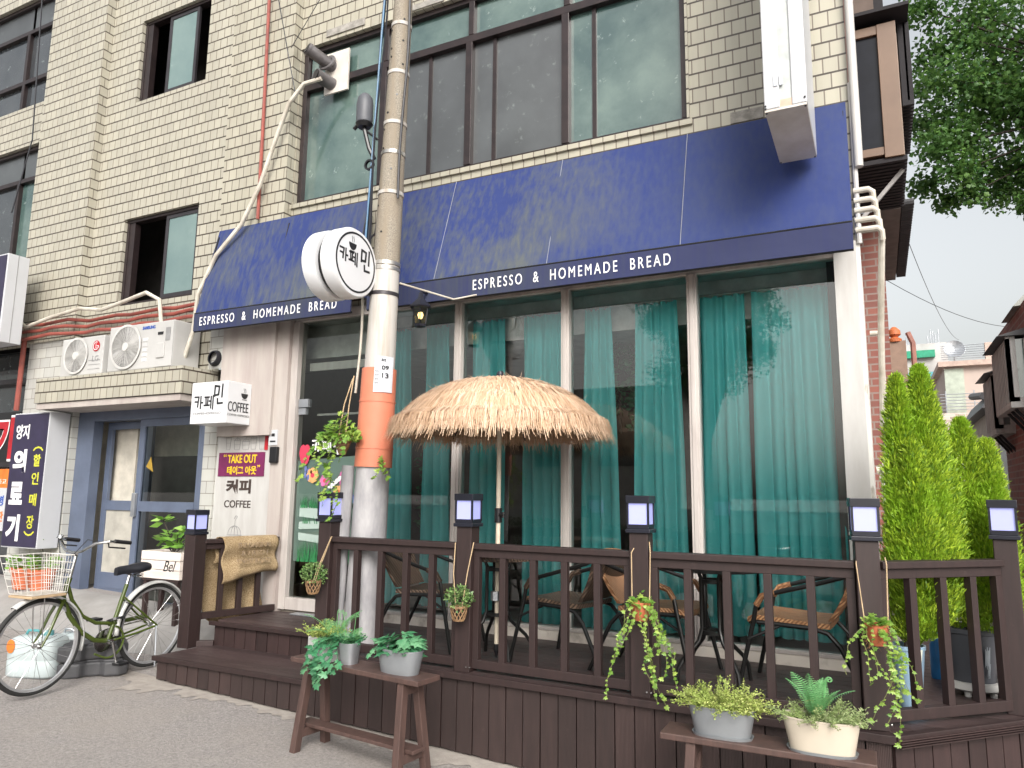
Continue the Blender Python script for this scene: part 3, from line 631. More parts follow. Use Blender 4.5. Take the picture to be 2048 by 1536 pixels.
mb.box(.40,.415,6.45,7.5,4.9,5.6); mb.build('ribbed_roof', M['dark_sheet'], bay)
mb = MB(); mb.box(-.02, .2, 6.6, 7.4, 5.63, 9.4); mb.build('upper_bay_wall', surf('brown_bay_wall', (.12,.09,.075), .8), bay)
mb = MB(); mb.box(.2, .28, 6.75, 7.4, 5.63, 9.4); mb.build('upper_bay_side', M['dark_sheet'], bay)

# ---------------------------------------------------------------- neighbouring buildings along the alley
nb = thing('brick_house', 'red brick house with a tiled eave further along the alley behind the cafe', 'house', (.1, 7.5, 0))
mb = MB(); mb.box(-.2, .17, 7.45, 10.4, -.2, 4.35); mb.build('wall', M['brick'], nb)
mb = MB(); mb.box(.1, .34, 7.45, 10.0, 4.35, 4.42); mb.build('eave', surf('grey_soffit', (.2,.175,.16), .8), nb)
mb = MB()
for k in range(34): mb.lathe([(0,0),(.035,0),(.035,.1),(0,.1)], (.35,7.47+.075*k,4.40), 8, Matrix.Rotation(R_(90),3,'Y') @ Matrix.Rotation(R_(0),3,'X'))
mb.box(.1,.38,7.45,10.0,4.43,4.47); mb.build('roof_edge', M['rooftile'], nb)
gw = thing('tiled_gateway', 'small gateway with an orange ridge tile and a drain pipe beside the brick house', 'gateway', (.35, 11, 0))
mb = MB(); mb.box(.1, .44, 10.9, 11.2, -.2, 3.75); mb.build('pier', surf('brown_gate_wall', (.3,.2,.15), .8), gw)
mb = MB(); mb.lathe([(0,0),(.085,0),(.09,.04),(.04,.07),(.08,.10),(.075,.16),(.025,.21),(0,.21)], (.31,10.95,3.74), 14); mb.build('ridge_tile', M['orange_tile'], gw, smooth=True)
mb = MB(); mb.tube([(.47,10.9,3.85),(.52,10.88,3.7),(.52,10.88,0)], .035); mb.build('drain_pipe', surf('rust_pipe',(.3,.13,.1),.6), gw, smooth=True)

rh = thing('alley_house', 'dark brick house with two grey slatted balconies overhanging the alley', 'house', (1.5, 8, 0))
mb = MB(); mb.box(1.28, 4.5, 7.2, 9.6, -.2, 3.45); mb.build('wall', M['brick'], rh)
mb = MB(); mb.prism([(1.22,8.0,3.44),(4.5,8.0,3.44),(4.5,8.0,4.0),(1.42,8.0,3.66)], (0,.75,0)); mb.build('roof', surf('pale_roof_slab', (.3,.31,.29), .8), rh)
mb = MB(); mb.box(1.42, 4.5, 9.0, 12, 3.5, 5.2); mb.build('upper_wall', M['brick'], rh) if False else None
def balcony(x0, y0, y1, z0, z1, glassy):
    mb = MB(); mb.prism([(x0,y0,z0),(x0+.6,y0,z0),(x0+.6,y0,z0+.05),(x0,y0,z0+.05)], (0,y1-y0,0)); b = mb.build('balcony', M['alu_grey'], rh)
    mb = MB(); mb.box(x0+.0, x0+.6, y0, y0+.03, z0+.05, z0+.09)
    n = int((y1-y0)/.09)
    for k in range(n+1): mb.box(x0, x0+.03, y0+k*(y1-y0-.05)/n, y0+k*(y1-y0-.05)/n+.05, z0+.05, z1)
    mb.box(x0, x0+.07, y0, y0+.05, z0+.05, z1+.02); mb.box(x0+.13,x0+.19,y0,y0+.03,z0+.09,z1); mb.build('slats', M['alu_grey'], b)
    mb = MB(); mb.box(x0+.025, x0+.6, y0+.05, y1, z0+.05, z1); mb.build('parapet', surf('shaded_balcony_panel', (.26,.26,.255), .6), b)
    mb = MB(); mb.box(x0+.06, x0+.6, y0+.035, y0+.049, z0+.09, z1); mb.build('glazing', M['pane_green'] if glassy else M['pane_dark'], b)
    mb = MB(); mb.prism([(x0-.07,y0-.05,z1+.02),(x0+.7,y0-.05,z1+.02),(x0+.7,y0-.05,z1+.25)], (0,y1-y0+.1,0)); mb.build('balcony_roof', M['rooftile'], b)
    for k in range(3):
        mb = MB(); mb.beam((x0+.05,y0+.15+k*.2,z0), (x0+.35,y0+.15+k*.2,z0-.4), .025, .025); mb.build('bracket', M['dark_sheet'], b)
balcony(1.08, 7.6, 8.5, 2.45, 3.06, True); balcony(1.11, 8.85, 9.55, 2.32, 2.92, False)
mb = MB(); rect_frame(mb, 1.30, 1.62, .2, 1.78, 7.14, 7.19, .07); mb.box(1.62,2.2,7.14,7.19,.2,1.85); dd = mb.build('door', surf('grey_door_frame', (.42,.41,.38), .6), rh)
mb = MB(); mb.box(1.37,1.55,7.16,7.185,.27,1.71); mb.build('door_glass', M['pane_dark'], dd)
mb = MB(); mb.box(1.22,2.2,7.0,7.2,1.86,1.9); mb.build('door_hood', M['alu_grey'], rh)
th = thing('tiled_house', 'small house with dark curved roof tiles between the balconies and the stucco building', 'house', (1.9, 14, 0))
mb = MB(); mb.box(1.72, 3.4, 14, 17, -.2, 3.1); mb.build('wall', surf('tan_house_wall', (.4,.33,.27), .8), th)
mb = MB(); mb.prism([(1.55,13.7,3.1),(3.4,13.7,3.1),(3.4,13.7,3.55),(1.75,13.7,3.42)], (0,3.4,0))
for k in range(9): mb.tube([(1.6+.16*k,13.72,3.3+.02*k),(1.62+.16*k,15.5,3.5)], .06, 8)
mb.build('roof', M['rooftile'], th, smooth=True)
mb = MB(); mb.box(1.78,2.02,13.95,13.99,1.7,2.75); mb.build('window', M['pane_dark'], th)
fb_ = thing('stucco_building', 'beige stucco building with white roof railings and a brick lower wall at the far end', 'building', (3.5, 25, 0))
mb = MB(); mb.box(1.95, 8, 25, 31, 3.5, 5.55); mb.build('wall', M['bld_pink'], fb_)
mb = MB(); mb.box(1.6, 8, 24.2, 31, -.2, 4.1); mb.build('brick_base', M['pale_brick'], fb_)
mb = MB(); mb.box(1.80, 8, 24.8, 31, 5.55, 5.70); mb.box(3.02,3.2,24.85,25,5.7,6.2); mb.build('parapet', surf('pink_parapet',(.55,.42,.36),.9), fb_)
mb = MB()
for k in range(7): mb.tube([(1.9,24.9,5.78+.065*k),(5,24.9,5.78+.065*k)], .012, 5)
mb.build('roof_railing', M['galv'], fb_)
mb = MB()
for k in range(6): mb.tube([(1.75,24.3,4.2+.09*k),(5,24.3,4.2+.09*k)], .012, 5)
for k in range(5): mb.tube([(1.9+.7*k,24.3,4.1),(1.9+.7*k,24.3,4.75)], .018, 5)
mb.build('terrace_railing', M['galv'], fb_)
mb = MB(); mb.box(1.96,2.45,24.96,24.99,4.1,5.5); mb.build('green_panel', M['bld_green'], fb_)
mb = MB(); mb.box(3.15,3.65,24.95,24.99,4.1,5.28); mb.build('arched_white_door', M['sign_white'], fb_)
tb = thing('grey_office_block', 'pale grey block with cyan film windows and antennas on its roof in the distance', 'building', (1.4, 30, 0))
mb = MB(); mb.box(.6, 2.5, 30, 36, -.2, 7.25); mb.build('wall', M['bld_white'], tb)
for x in (1.22, 1.86):
    mb = MB(); mb.box(x, x+.34, 29.96, 29.99, 4.55, 6.2); w = mb.build('window', M['cyan_sign'], tb)
    mb = MB(); mb.box(x-.02, x+.36, 29.93, 29.955, 5.55, 5.58); mb.box(x-.02,x+.36,29.93,29.955,5.38,5.41); mb.build('window_bar', M['dark_alu'], w)
    mb = MB(); mb.box(x, x+.36, 29.94, 29.99, 4.0, 4.5); mb.build('yellow_banner', M['yellow_ink'], tb)
mb = MB(); mb.box(1.1,2.1,29.8,29.99,6.72,6.98); mb.build('shop_sign', M['green_sign'], tb)
mb = MB()
for x, h in ((1.25,.5),(1.32,.4),(1.4,.42),(1.95,.38),(2.05,.6),(2.12,.55),(2.2,.45),(2.3,.6)): mb.tube([(x,30.5,7.25),(x,30.5,7.25+h)], .025, 5)
mb.build('antenna', M['galv'], tb)
dish = thing('satellite_dish', 'grey satellite dish standing on the far flat roof', 'satellite dish', (2.6, 29, 6.3))
mb = MB(); mb.lathe([(0,0),(.15,.02),(.28,.08),(.33,.13),(.32,.135),(.14,.04),(0,.02)], (2.62,29,6.75), 16, Matrix.Rotation(R_(75),3,'X')); mb.build('reflector', M['galv'], dish, smooth=True)
mb = MB(); mb.tube([(2.62,29.1,5.7),(2.62,29.05,6.7)], .03); mb.build('mast', M['galv'], dish)

# street side behind the viewer, seen only in the window reflections
op = thing('opposite_house', 'pale house across the street mirrored in the cafe glass', 'house', (-8, -9, 0))
mb = MB(); mb.box(-14, -5.5, -17, -12, -.3, 5.2); mb.build('wall', surf('opposite_wall', (.45,.42,.38), .8), op)
mb = MB()
for x in (-12.7,-10.5,-8.2): mb.box(x,x+1.3,-11.99,-11.95,2.6,4.0)
mb.build('window', M['pane_black'], op)
ow = tag(MB().box(-16, 7, -6.6, -6.4, -.2, 1.35).build('garden_wall', M['white_paint']), 'low white garden wall across the street mirrored in the glass', 'wall')
# ================================================================ awnings
def awning(name, label, x0, x1, txt, tx0, tx1, seams, yt=5.44, zt=4.475):
    a = thing(name, label, 'awning', (x0, 5.1, 3.27), 0, 'navy awnings over the cafe front')
    n = max(6, int((x1-x0)/.12)); rr = random.Random(int(x1*10)); mb = MB()
    rows = 9
    for j in range(rows+1):
        t = j/rows; 
        for i in range(n+1):
            x = x0+(x1-x0)*i/n; sag = .012*math.sin(x*2.3+t*2)+.008*math.sin(x*5.1)
            mb.v.append((x, yt-(yt-5.1)*t - sag*math.sin(math.pi*t), zt-(zt-3.445)*t + .01*math.sin(math.pi*t)))
    mb.f = [(j*(n+1)+i, (j+1)*(n+1)+i, (j+1)*(n+1)+i+1, j*(n+1)+i+1) for j in range(rows) for i in range(n)]
    c = mb.build('canopy', M['awning'], a, smooth=True)
    mb = MB(); mb.add([(x0,yt,zt),(x0,5.1,3.445),(x0,yt,3.445)], [(0,1,2)]); mb.build('side_cloth', M['awning'], a); mb = MB(); mb.add([(x1,yt,zt),(x1,5.1,3.445),(x1,yt,3.445)], [(2,1,0)])
    mb.build('side_cloth', M['awning'], a)
    mb = MB(); mb.box(x0, x1, 5.09, 5.105, 3.265, 3.45); v = mb.build('valance', M['valance'], a)
    mb = MB(); mb.tube([(x0,5.1,3.45),(x1,5.1,3.45)], .012); mb.tube([(x0,5.11,3.265),(x1,5.11,3.265)], .01)
    for x in (x0+.02, (x0+x1)/2, x1-.02): mb.tube([(x,5.12,3.45),(x,5.43,3.45)], .012); mb.tube([(x,5.12,3.44),(x,yt-.02,zt-.08)], .008)
    mb.build('frame', M['black_metal'], a)
    for x in seams:
        mb = MB(); mb.tube([(x,5.436-.34*t-.004,4.47-1.03*t+.006) for t in [i/8 for i in range(9)]], .0035, 5); mb.build('seam', surf('pale_thread', (.22,.24,.3), .6), a)
    lettering(txt, ((tx0+tx1)/2, 5.088, 3.36), (1,0,0), (0,0,1), tx1-tx0, .088, M['white_ink'], v, .0, .0015, space=1.4)
awning('awning', 'long navy awning over the cafe windows with white espresso and bread lettering', -4.0, -.055, 'ESPRESSO  &  HOMEMADE  BREAD', -2.91, -1.26, (-3.3,-2.25,-1.19))
awning('awning', 'short navy awning over the door and beige panel left of the utility pole', -6.2, -4.18, 'ESPRESSO  &  HOMEMADE  BREAD', -6.11, -4.34, (), 5.333, 4.42)

# ================================================================ utility pole and what hangs on it
PB, PT = V(-3.42, 4.46, .5), V(-3.25, 4.46, 5.9)
def pc(z): return PB + (PT-PB)*((z-.5)/(5.4))
def pr(z): return .148 - .0062*z*2.1
pole = thing('utility_pole', 'leaning concrete utility pole painted white and orange low down and steel strapped higher up', 'utility pole', PB)
def seg(z0, z1, extra, mat, name, n=28, steps=8):
    mb = MB(); zs = [z0+(z1-z0)*i/steps for i in range(steps+1)]
    mb.tube([pc(z) for z in zs], [pr(z)+extra for z in zs], n); return mb.build(name, mat, pole, smooth=True)
seg(-.2, 1.95, 0, M['pole_grey'], 'grey_base'); seg(1.9, 3.38, .001, M['pole_white'], 'white_section'); seg(3.38, 6.3, 0, M['polecrete'], 'concrete_shaft')
sl_ = seg(1.84, 2.58, .016, M['orange_sleeve'], 'orange_sleeve')
mb = MB()
for z in (1.98, 2.33): mb.tube([pc(z-.006), pc(z+.006)], pr(z)+.02, 28)
mb.build('sleeve_strap', M['orange_sleeve'], sl_, smooth=True)
for z, nm_, mt in ((3.40,'strap','steel_band'),(3.36,'strap','steel_band'),(3.16,'strap','dark_alu'),(3.97,'strap','pole_white'),(4.30,'strap','steel_band'),(4.55,'strap','pole_white'),(4.98,'strap','pole_white'),(5.4,'strap','pole_white')):
    mb = MB(); mb.tube([pc(z-.014), pc(z+.014)], pr(z)+.006, 28); mb.build(nm_, M[mt], pole, smooth=True)
rr = random.Random(4)
for k in range(16):
    z = rr.uniform(3.5, 5.6); a = rr.uniform(-2.3, -.3); p = pc(z)+V(math.cos(a), math.sin(a), 0)*(pr(z)-.004)
    MB().tube([p, p+V(math.cos(a), math.sin(a), 0)*.007], .009, 6).build('climbing_hole', M['black'], pole)
mb = MB(); mb.tube([V(-3.585,4.36,.5), V(-3.53,4.36,1.85)], [.05,.046], 14); mb.tube([V(-3.63,4.4,.5), V(-3.58,4.4,1.55)], .035, 10); mb.build('cable_guard', M['pole_grey'], pole, smooth=True)
# notice plate bent round the pole
def wrap(z0, z1, a0, a1, extra, mat, name):
    mb = MB()
    for z in (z0, z1):
        for i in range(9):
            a = a0+(a1-a0)*i/8; p = pc(z); mb.v.append((p.x+math.cos(a)*(pr(z)+extra), p.y+math.sin(a)*(pr(z)+extra), z))
    mb.f = [(i, i+1, 9+i+1, 9+i) for i in range(8)]; return mb.build(name, mat, pole, smooth=True)
pl = wrap(2.39, 2.66, -1.2, -.1, .022, surf('pale_plate', (.55,.58,.62), .4, col2=(.48,.5,.55)), 'number_plate')
def onpole(txt, z, a, w, h, mat, bold=0):
    p = pc(z)+V(math.cos(a), math.sin(a), 0)*(pr(z)+.026); lettering(txt, p, (-math.sin(a), math.cos(a), 0), (0,0,1), w, h, mat, pl, bold, .001)
onpole('kt', 2.635, -.72, .035, .026, M['ink'], .01); onpole('09', 2.575, -.62, .055, .03, M['ink'], .02); onpole('13', 2.515, -.6, .05, .036, M['ink'], .01)
for k in range(4): onpole('정보', 2.55-.03*k, -1.05, .03, .014, M['ink_grey'])
mb = MB(); rr = random.Random(2)
for dx, dy, m_ in ((-.09,-.1,0), (-.12,-.07,0), (-.06,-.12,0)):
    mb.tube([pc(z)+V(dx*1.15+.012*math.sin(z*3+dx*40), dy*1.15+.01*math.cos(z*2.3), 0) for z in [3.35+.15*i for i in range(18)]], .007, 5)
mb.tube([pc(z)+V(.12+.01*math.sin(z*4), -.07, 0) for z in [3.9+.15*i for i in range(14)]], .01, 6)
mb.build('cable', M['cable'], pole, smooth=True)
mb = MB(); mb.tube([pc(z)+V(-.1-.03*(5.5-z)/2.5, -.12, 0) for z in [3.4+.2*i for i in range(12)]], .008, 6); mb.build('blue_cable', M['blue_cable'], pole, smooth=True)
mb = MB(); mb.tube([pc(z)+V(-.16+.012*math.sin(z*5), -.06, 0) for z in [2.4+.1*i for i in range(9)]], .01, 6); mb.tube([pc(3.26)+V(.1,.05,0), V(-2.98,4.9,3.2), V(-2.87,5.08,3.27)], .007, 6); mb.build('white_cable', M['conduit'], pole, smooth=True)
ant = thing('dome_antenna', 'grey capsule antenna on a black bracket strapped to the pole', 'antenna', (-3.52, 4.33, 4.5))
mb = MB(); mb.lathe([(0,.0),(.062,.0),(.066,.02),(.066,.16),(.058,.21),(.035,.24),(0,.25)], (-3.5,4.33,4.56), 20); mb.build('dome', surf('grey_dome', (.1,.105,.12), .5), ant, smooth=True)
mb = MB(); mb.lathe([(0,-.03),(.05,-.03),(.07,0),(.06,.01),(0,.01)], (-3.5,4.33,4.55), 16); mb.tube([(-3.5,4.33,4.52),(-3.45,4.34,4.34),(-3.41,4.36,4.25)], .018); mb.tube([(-3.49,4.33,4.5),(-3.4,4.38,4.42)], .01)
mb.tube([(-3.56,4.33,4.56),(-3.6,4.33,4.53)], .015); mb.lathe([(.03,-.01),(.045,-.01),(.045,.01),(.03,.01)], (-3.44,4.34,4.2), 14, Matrix.Rotation(R_(90),3,'X')); mb.build('bracket', M['black'], ant, smooth=True)

# round double faced sign projecting from the pole towards the street
rs = thing('round_sign', 'round white illuminated style sign with coffee cup and black Korean lettering beside the pole', 'sign', (-3.44, 4.13, 3.3))
SC, SR = V(-3.42, 4.12, 3.325), .262
MX = Matrix.Rotation(R_(90), 3, 'Y')       # lathe axis to +X
for dx, nm_ in ((0,'front_drum'),(-.172,'rear_drum')):
    mb = MB(); mb.lathe([(0,0),(SR-.02,0),(SR,.01),(SR,.10),(SR-.012,.118),(SR-.03,.12),(0,.12)], SC+V(dx-.05,0,0), 48, MX); dr_ = mb.build(nm_, M['sign_bright'], rs, smooth=True)
    if dx == 0: front = dr_
mb = MB(); mb.lathe([(0,0),(SR-.035,0),(SR-.035,.05),(0,.05)], SC+V(-.09,0,0), 40, MX); mb.build('core', M['black'], rs, smooth=True)
mb = MB(); mb.lathe([(SR-.05,0),(SR-.05,.002),(SR-.036,.002),(SR-.036,0)], SC+V(.0702,0,0), 48, MX); mb.build('ring', M['ink'], front)
fr = (SC+V(.0705,-.215,-.01), V(0,1,0), V(0,0,1)); mb = MB(); brush(mb, fr, KAPE, (.03,-.01), .088, .0135, -.0); mb.build('lettering', M['ink'], front)
mb = MB(); brush(mb, fr, MIN, (.275,.0), .125, .017, 0); mb.build('lettering', M['ink'], front)
def cup(o, u, v, s, par, mat):
    n = u.cross(v); mb = MB()
    pts = [o+u*(-.5*s)+v*(.0)] + [o+u*(s*.5*math.cos(a))+v*(s*.62*math.sin(a)) for a in [math.pi+math.pi*i/12 for i in range(13)]] + [o+u*(.5*s)]
    mb.prism(pts, n*.0015); mb.stroke((o,u,v), [(-.32*s,-.72*s),(.32*s,-.72*s)], .07*s, .0015)
    for dx in (-.1,.12): mb.stroke((o,u,v), [(dx*s+.05*s*math.sin(t*5), .1*s+.5*s*t) for t in (0,.25,.5,.75,1)], .035*s, .0015)
    return mb.build('cup_mark', mat, par)
cup(SC+V(.0705,-.045,.135), V(0,1,0), V(0,0,1), .085, front, M['ink'])
for z in (3.46,3.16): MB().beam((-3.43,4.31,z),(-3.38,4.46,z),.03,.03).build('bracket', M['dark_alu'], rs)
mb = MB(); mb.tube([(-3.44,4.3,3.5),(-3.44,4.45,3.68),(-3.42,4.46,3.9)], .008); mb.build('tie_rod', M['dark_alu'], rs)

# ================================================================ projecting signs
def boxsign(name, label, x0, x1, y0, y1, z0, z1, front, grp=None): ...
ps = thing('projecting_sign', 'tall white double sided box sign projecting above the right end of the long awning', 'sign', (-.37, 4.9, 3.99))
mb = MB(); mb.box(-.495,-.405,4.42,5.2,4.0,8.0); mb.box(-.335,-.25,4.42,5.2,4.0,8.0); mb.build('outer_case', M['sign_white'], ps, bevel=.006)
mb = MB(); mb.box(-.405,-.335,4.432,5.19,4.0,8.0); mb.build('middle_panel', surf('pale_sign_panel',(.5,.53,.52),.4), ps)
mb = MB(); mb.box(-.492,-.253,4.425,5.195,3.985,4.0); mb.build('bottom_panel', M['sign_dirty'], ps)
mb = MB(); mb.box(-.405,-.335,4.428,4.433,4.0,4.05); mb.build('corner_patch', surf('peach_patch',(.6,.45,.34),.6), ps)
mb = MB()
for x in (-.425,-.392): mb.box(x-.011,x+.011,4.414,4.42,4.14,4.21)
mb.build('hinge', M['galv'], ps)
mb = MB()
for x, y, z in ((-.488,4.418,4.02),(-.262,4.418,4.03),(-.488,4.424,4.005)): mb.tube([(x,y,z),(x,y-.004,z)], .007, 6)
for x, y in ((-.485,4.44),(-.262,4.44),(-.485,5.18),(-.262,5.18)): mb.tube([(x,y,3.985),(x,y,3.981)], .007, 6)
mb.build('screw', M['black'], ps)
for z in (4.3,5.6): MB().beam((-.37,5.2,z),(-.37,5.46,z),.05,.05).build('wall_bracket', M['galv'], ps)

cs = thing('corner_sign', 'white box sign with cup and coffee lettering under the short awning', 'sign', (-5.8, 5.1, 2.3))
mb = MB(); mb.box(-6.06,-5.57,5.02,5.325,2.30,2.71); bx = mb.build('box', M['sign_bright'], cs, bevel=.006)
fr = (V(-6.01, 5.0195, 2.45), V(1,0,0), V(0,0,1)); mb = MB(); brush(mb, fr, KAPE, (0,0), .115, .017); brush(mb, fr, MIN, (.27,.07), .145, .02); mb.build('lettering', M['ink'], bx)
lettering('COFFEE+ESPRESSO', (-5.83,5.0185,2.40), (1,0,0), (0,0,1), .38, .022, M['ink_grey'], bx)
lettering('COFFEE', (-5.5685,5.165,2.465), (0,1,0), (0,0,1), .255, .095, M['ink'], bx, .0)
lettering('COFFEE+ESPRESSO', (-5.5685,5.17,2.385), (0,1,0), (0,0,1), .27, .02, M['ink_grey'], bx)
cup(V(-5.5688,5.235,2.605), V(0,1,0), V(0,0,1), .085, bx, M['ink'])

ys_ = thing('vertical_sign', 'tall dark navy sign board with white and yellow Korean lettering on the white tiled pier', 'sign', (-8.8, 5.25, 1.0))
mb = MB(); mb.box(-9.13,-8.455,5.10,5.34,.985,2.53); cse = mb.build('case', M['sign_white'], ys_, bevel=.006)
mb = MB(); mb.box(-9.12,-8.465,5.094,5.10,1.0,2.515); pn = mb.build('panel', M['navy_sign'], ys_)
for t, x, z, w, h, mt, bo in (('양지',-8.93,2.31,.25,.17,'white_ink',.02),('의',-8.93,1.97,.25,.27,'white_ink',.05),('료',-8.93,1.60,.25,.26,'white_ink',.05),('기',-8.93,1.21,.25,.3,'white_ink',.05),
                            ('할',-8.60,1.975,.13,.14,'yellow_green',.02),('인',-8.60,1.77,.13,.14,'yellow_green',.02),('매',-8.60,1.53,.13,.14,'yellow_green',.02),('장',-8.61,1.28,.13,.15,'yellow_green',.02)):
    lettering(t, (x,5.093,z), (1,0,0), (0,0,1), w, h, M[mt], pn, bo)
fr = (V(-8.60,5.0935,2.09), V(1,0,0), V(0,0,1)); mb = MB(); mb.stroke(fr, [(-.085,0),(-.05,.025),(0,.035),(.05,.025),(.085,0)], .018, .0015)
fr = (V(-8.61,5.0935,1.17), V(1,0,0), V(0,0,1)); mb.stroke(fr, [(-.085,0),(-.05,-.025),(0,-.035),(.05,-.025),(.085,0)], .018, .0015); mb.build('bracket_mark', M['yellow_green'], pn)

ns = thing('side_sign', 'navy faced box sign with thick white edge at the far left above the red pipes', 'sign', (-9.6, 5.0, 3.4))
mb = MB(); mb.box(-12,-9.15,4.83,5.08,3.36,4.44); b_ = mb.build('case', M['sign_white'], ns, bevel=.008)
mb = MB(); mb.box(-11.9,-9.17,4.824,4.83,3.38,4.42); p_ = mb.build('panel', M['navy_sign'], ns)
mb = MB(); disc(mb, (-9.36,4.0), .09, 12, 4.822); disc(mb, (-9.34,4.12), .05, 10, 4.8215); disc(mb,(-9.32,3.9),.05,10,4.8212); mb.build('emblem', M['yellow_green'], p_)
mb = MB(); mb.box(-9.155,-9.147,4.945,4.952,3.36,4.44); mb.build('seam', M['ink_grey'], b_)

rl = thing('shop_lettering', 'large red letter outlined in white on the dark shop window at the far left', 'sign', (-10.3, 5.6, 2.0))
mb = MB(); mb.box(-12,-9.90,5.592,5.60,1.99,2.64); mb.build('band', M['black'], rl)
lettering('기', (-10.2,5.588,2.30), (1,0,0), (0,0,1), .46, .60, M['white_ink'], rl, .07, .001); lettering('기', (-10.2,5.586,2.30), (1,0,0), (0,0,1), .41, .54, M['red_ink'], rl, .05, .001)
po = thing('shop_poster', 'orange and white poster behind the dark navy vertical sign at the left edge', 'poster', (-10.2, 5.57, 1.1))
mb = MB(); mb.box(-10.9,-9.93,5.57,5.59,1.12,1.66); w_ = mb.build('white_sheet', M['sign_white'], po)
mb = MB(); mb.box(-10.9,-9.93,5.57,5.59,1.66,1.9); o_ = mb.build('orange_sheet', M['orange_ink'], po)
lettering('중고', (-10.10,5.568,1.74), (1,0,0), (0,0,1), .2, .06, M['white_ink'], o_); lettering('병', (-10.08,5.568,1.50), (1,0,0), (0,0,1), .12, .13, M['blue_ink'], w_, .02); lettering('판', (-10.06,5.568,1.30), (1,0,0), (0,0,1), .14, .13, M['orange_ink'], w_, .02)

# ================================================================ air conditioners on the canopy
def aircon(label, x0, x1, y0, y1, z0, z1, fx, fr_, kind):
    a = thing('outdoor_unit', label, 'air conditioner', ((x0+x1)/2, (y0+y1)/2, z0), 0, 'air conditioner units on the entrance canopy')
    mb = MB(); mb.box(x0,x1,y0,y1,z0+.02,z1); b = mb.build('case', M['white_plastic'], a, bevel=.012)
    for q in (x0+.05, x1-.11): MB().box(q,q+.06,y0+.03,y1-.03,z0,z0+.02).build('foot', M['black'], a)
    cz = z0+.02+(z1-z0)/2; MY = Matrix.Rotation(R_(90),3,'X')
    mb = MB(); mb.lathe([(0,0),(fr_,0),(fr_,.002),(0,.002)], (fx,y0-.003,cz), 40, MY); mb.build('fan_shade_disc', surf('fan_shade_grey', (.2,.2,.2), .6), a)  # flat grey disc stands in for the shade inside the fan opening
    mb = MB()
    for k in range(3):
        t = 2.1*k+.4
        for s in range(5):
            a0, a1 = t+.24*s, t+.24*(s+1); q = [(fx+r*math.cos(g), y0-.006-.002*s, cz+r*math.sin(g)) for g, r in ((a0,.05),(a0,fr_*.92),(a1,fr_*.92),(a1,.05))]; mb.add(q, [(0,1,2,3)])
    mb.build('fan_blade', surf('fan_grey', (.42,.42,.42), .5), a)
    mb = MB(); n = 13
    for k in range(n):
        r = fr_*(.22+.78*k/(n-1)); w = .0016 if k < n-1 else .012; mb.lathe([(r-w,0),(r+w,0),(r+w,.006),(r-w,.006)], (fx,y0-.012,cz), 36, MY)
    for k in range(16 if kind == 1 else 28):
        g = 2*math.pi*k/(16 if kind == 1 else 28); g2 = g+(0 if kind == 1 else .35)
        mb.tube([(fx+.05*math.cos(g),y0-.016,cz+.05*math.sin(g)),(fx+fr_*math.cos(g2),y0-.016,cz+fr_*math.sin(g2))], .0016, 4, False)
    mb.lathe([(0,0),(.05,0),(.045,.012),(0,.014)], (fx,y0-.012,cz), 20, MY); mb.build('fan_grille', surf('grille_white', (.6,.59,.57), .4), a)
    return a, b, cz
a1, b1, cz = aircon('white outdoor unit with round red emblem, left one on the tiled canopy', -8.36,-7.62,5.10,5.38,2.9,3.36,-8.08,.20,1)
mb = MB(); mb.lathe([(0,0),(.062,0),(.062,.002),(0,.002)], (-7.74,5.096,3.24), 24, Matrix.Rotation(R_(90),3,'X')); lg = mb.build('emblem', M['red_ink'], b1)
fr = (V(-7.74,5.0945,3.24), V(1,0,0), V(0,0,1)); mb = MB(); mb.stroke(fr, [(-.005,.03),(-.005,-.025),(.015,-.025)], .006, .001); mb.stroke(fr, [(.045*math.cos(a),.045*math.sin(a)) for a in [1.2+.35*i for i in range(15)]], .006, .001); mb.stroke(fr,[(.01,0),(.045,0)],.006,.001); mb.build('emblem_line', M['white_ink'], lg)
lettering('LG', (-7.74,5.0985,3.10), (1,0,0), (0,0,1), .11, .065, M['ink_grey'], b1, .01)
mb = MB()
for k in range(3): mb.box(-7.86,-7.66,5.0965,5.1,2.98+.05*k,2.985+.05*k)
mb.build('groove', M['ink_grey'], b1)
a2, b2, cz = aircon('white outdoor unit with large spiral grille and blue lettering, right one on the tiled canopy', -7.50,-6.47,5.08,5.42,2.9,3.42,-7.20,.235,2)
mb = MB(); mb.box(-6.74,-6.47,5.074,5.08,2.93,3.41); mb.build('side_cover', M['white_plastic'], b2)
lettering('SAMSUNG', (-6.86,5.0785,3.365), (1,0,0), (0,0,1), .2, .036, M['blue_ink'], b2, .03)
mb = MB()
for k in range(5): mb.box(-6.94,-6.86,5.0765,5.08,3.0+.055*k,3.035+.055*k)
mb.build('louvre', surf('pale_louvre',(.6,.6,.6),.5), b2)
mb = MB(); mb.box(-6.70,-6.62,5.068,5.075,3.27,3.30); mb.build('grip', M['ink'], b2); mb = MB(); mb.box(-6.58,-6.51,5.069,5.075,3.2,3.34); mb.build('data_label', M['ink_grey'], b2); mb = MB(); mb.box(-6.70,-6.58,5.06,5.075,3.02,3.18); mb.build('valve_cover', M['white_plastic'], b2, bevel=.01)

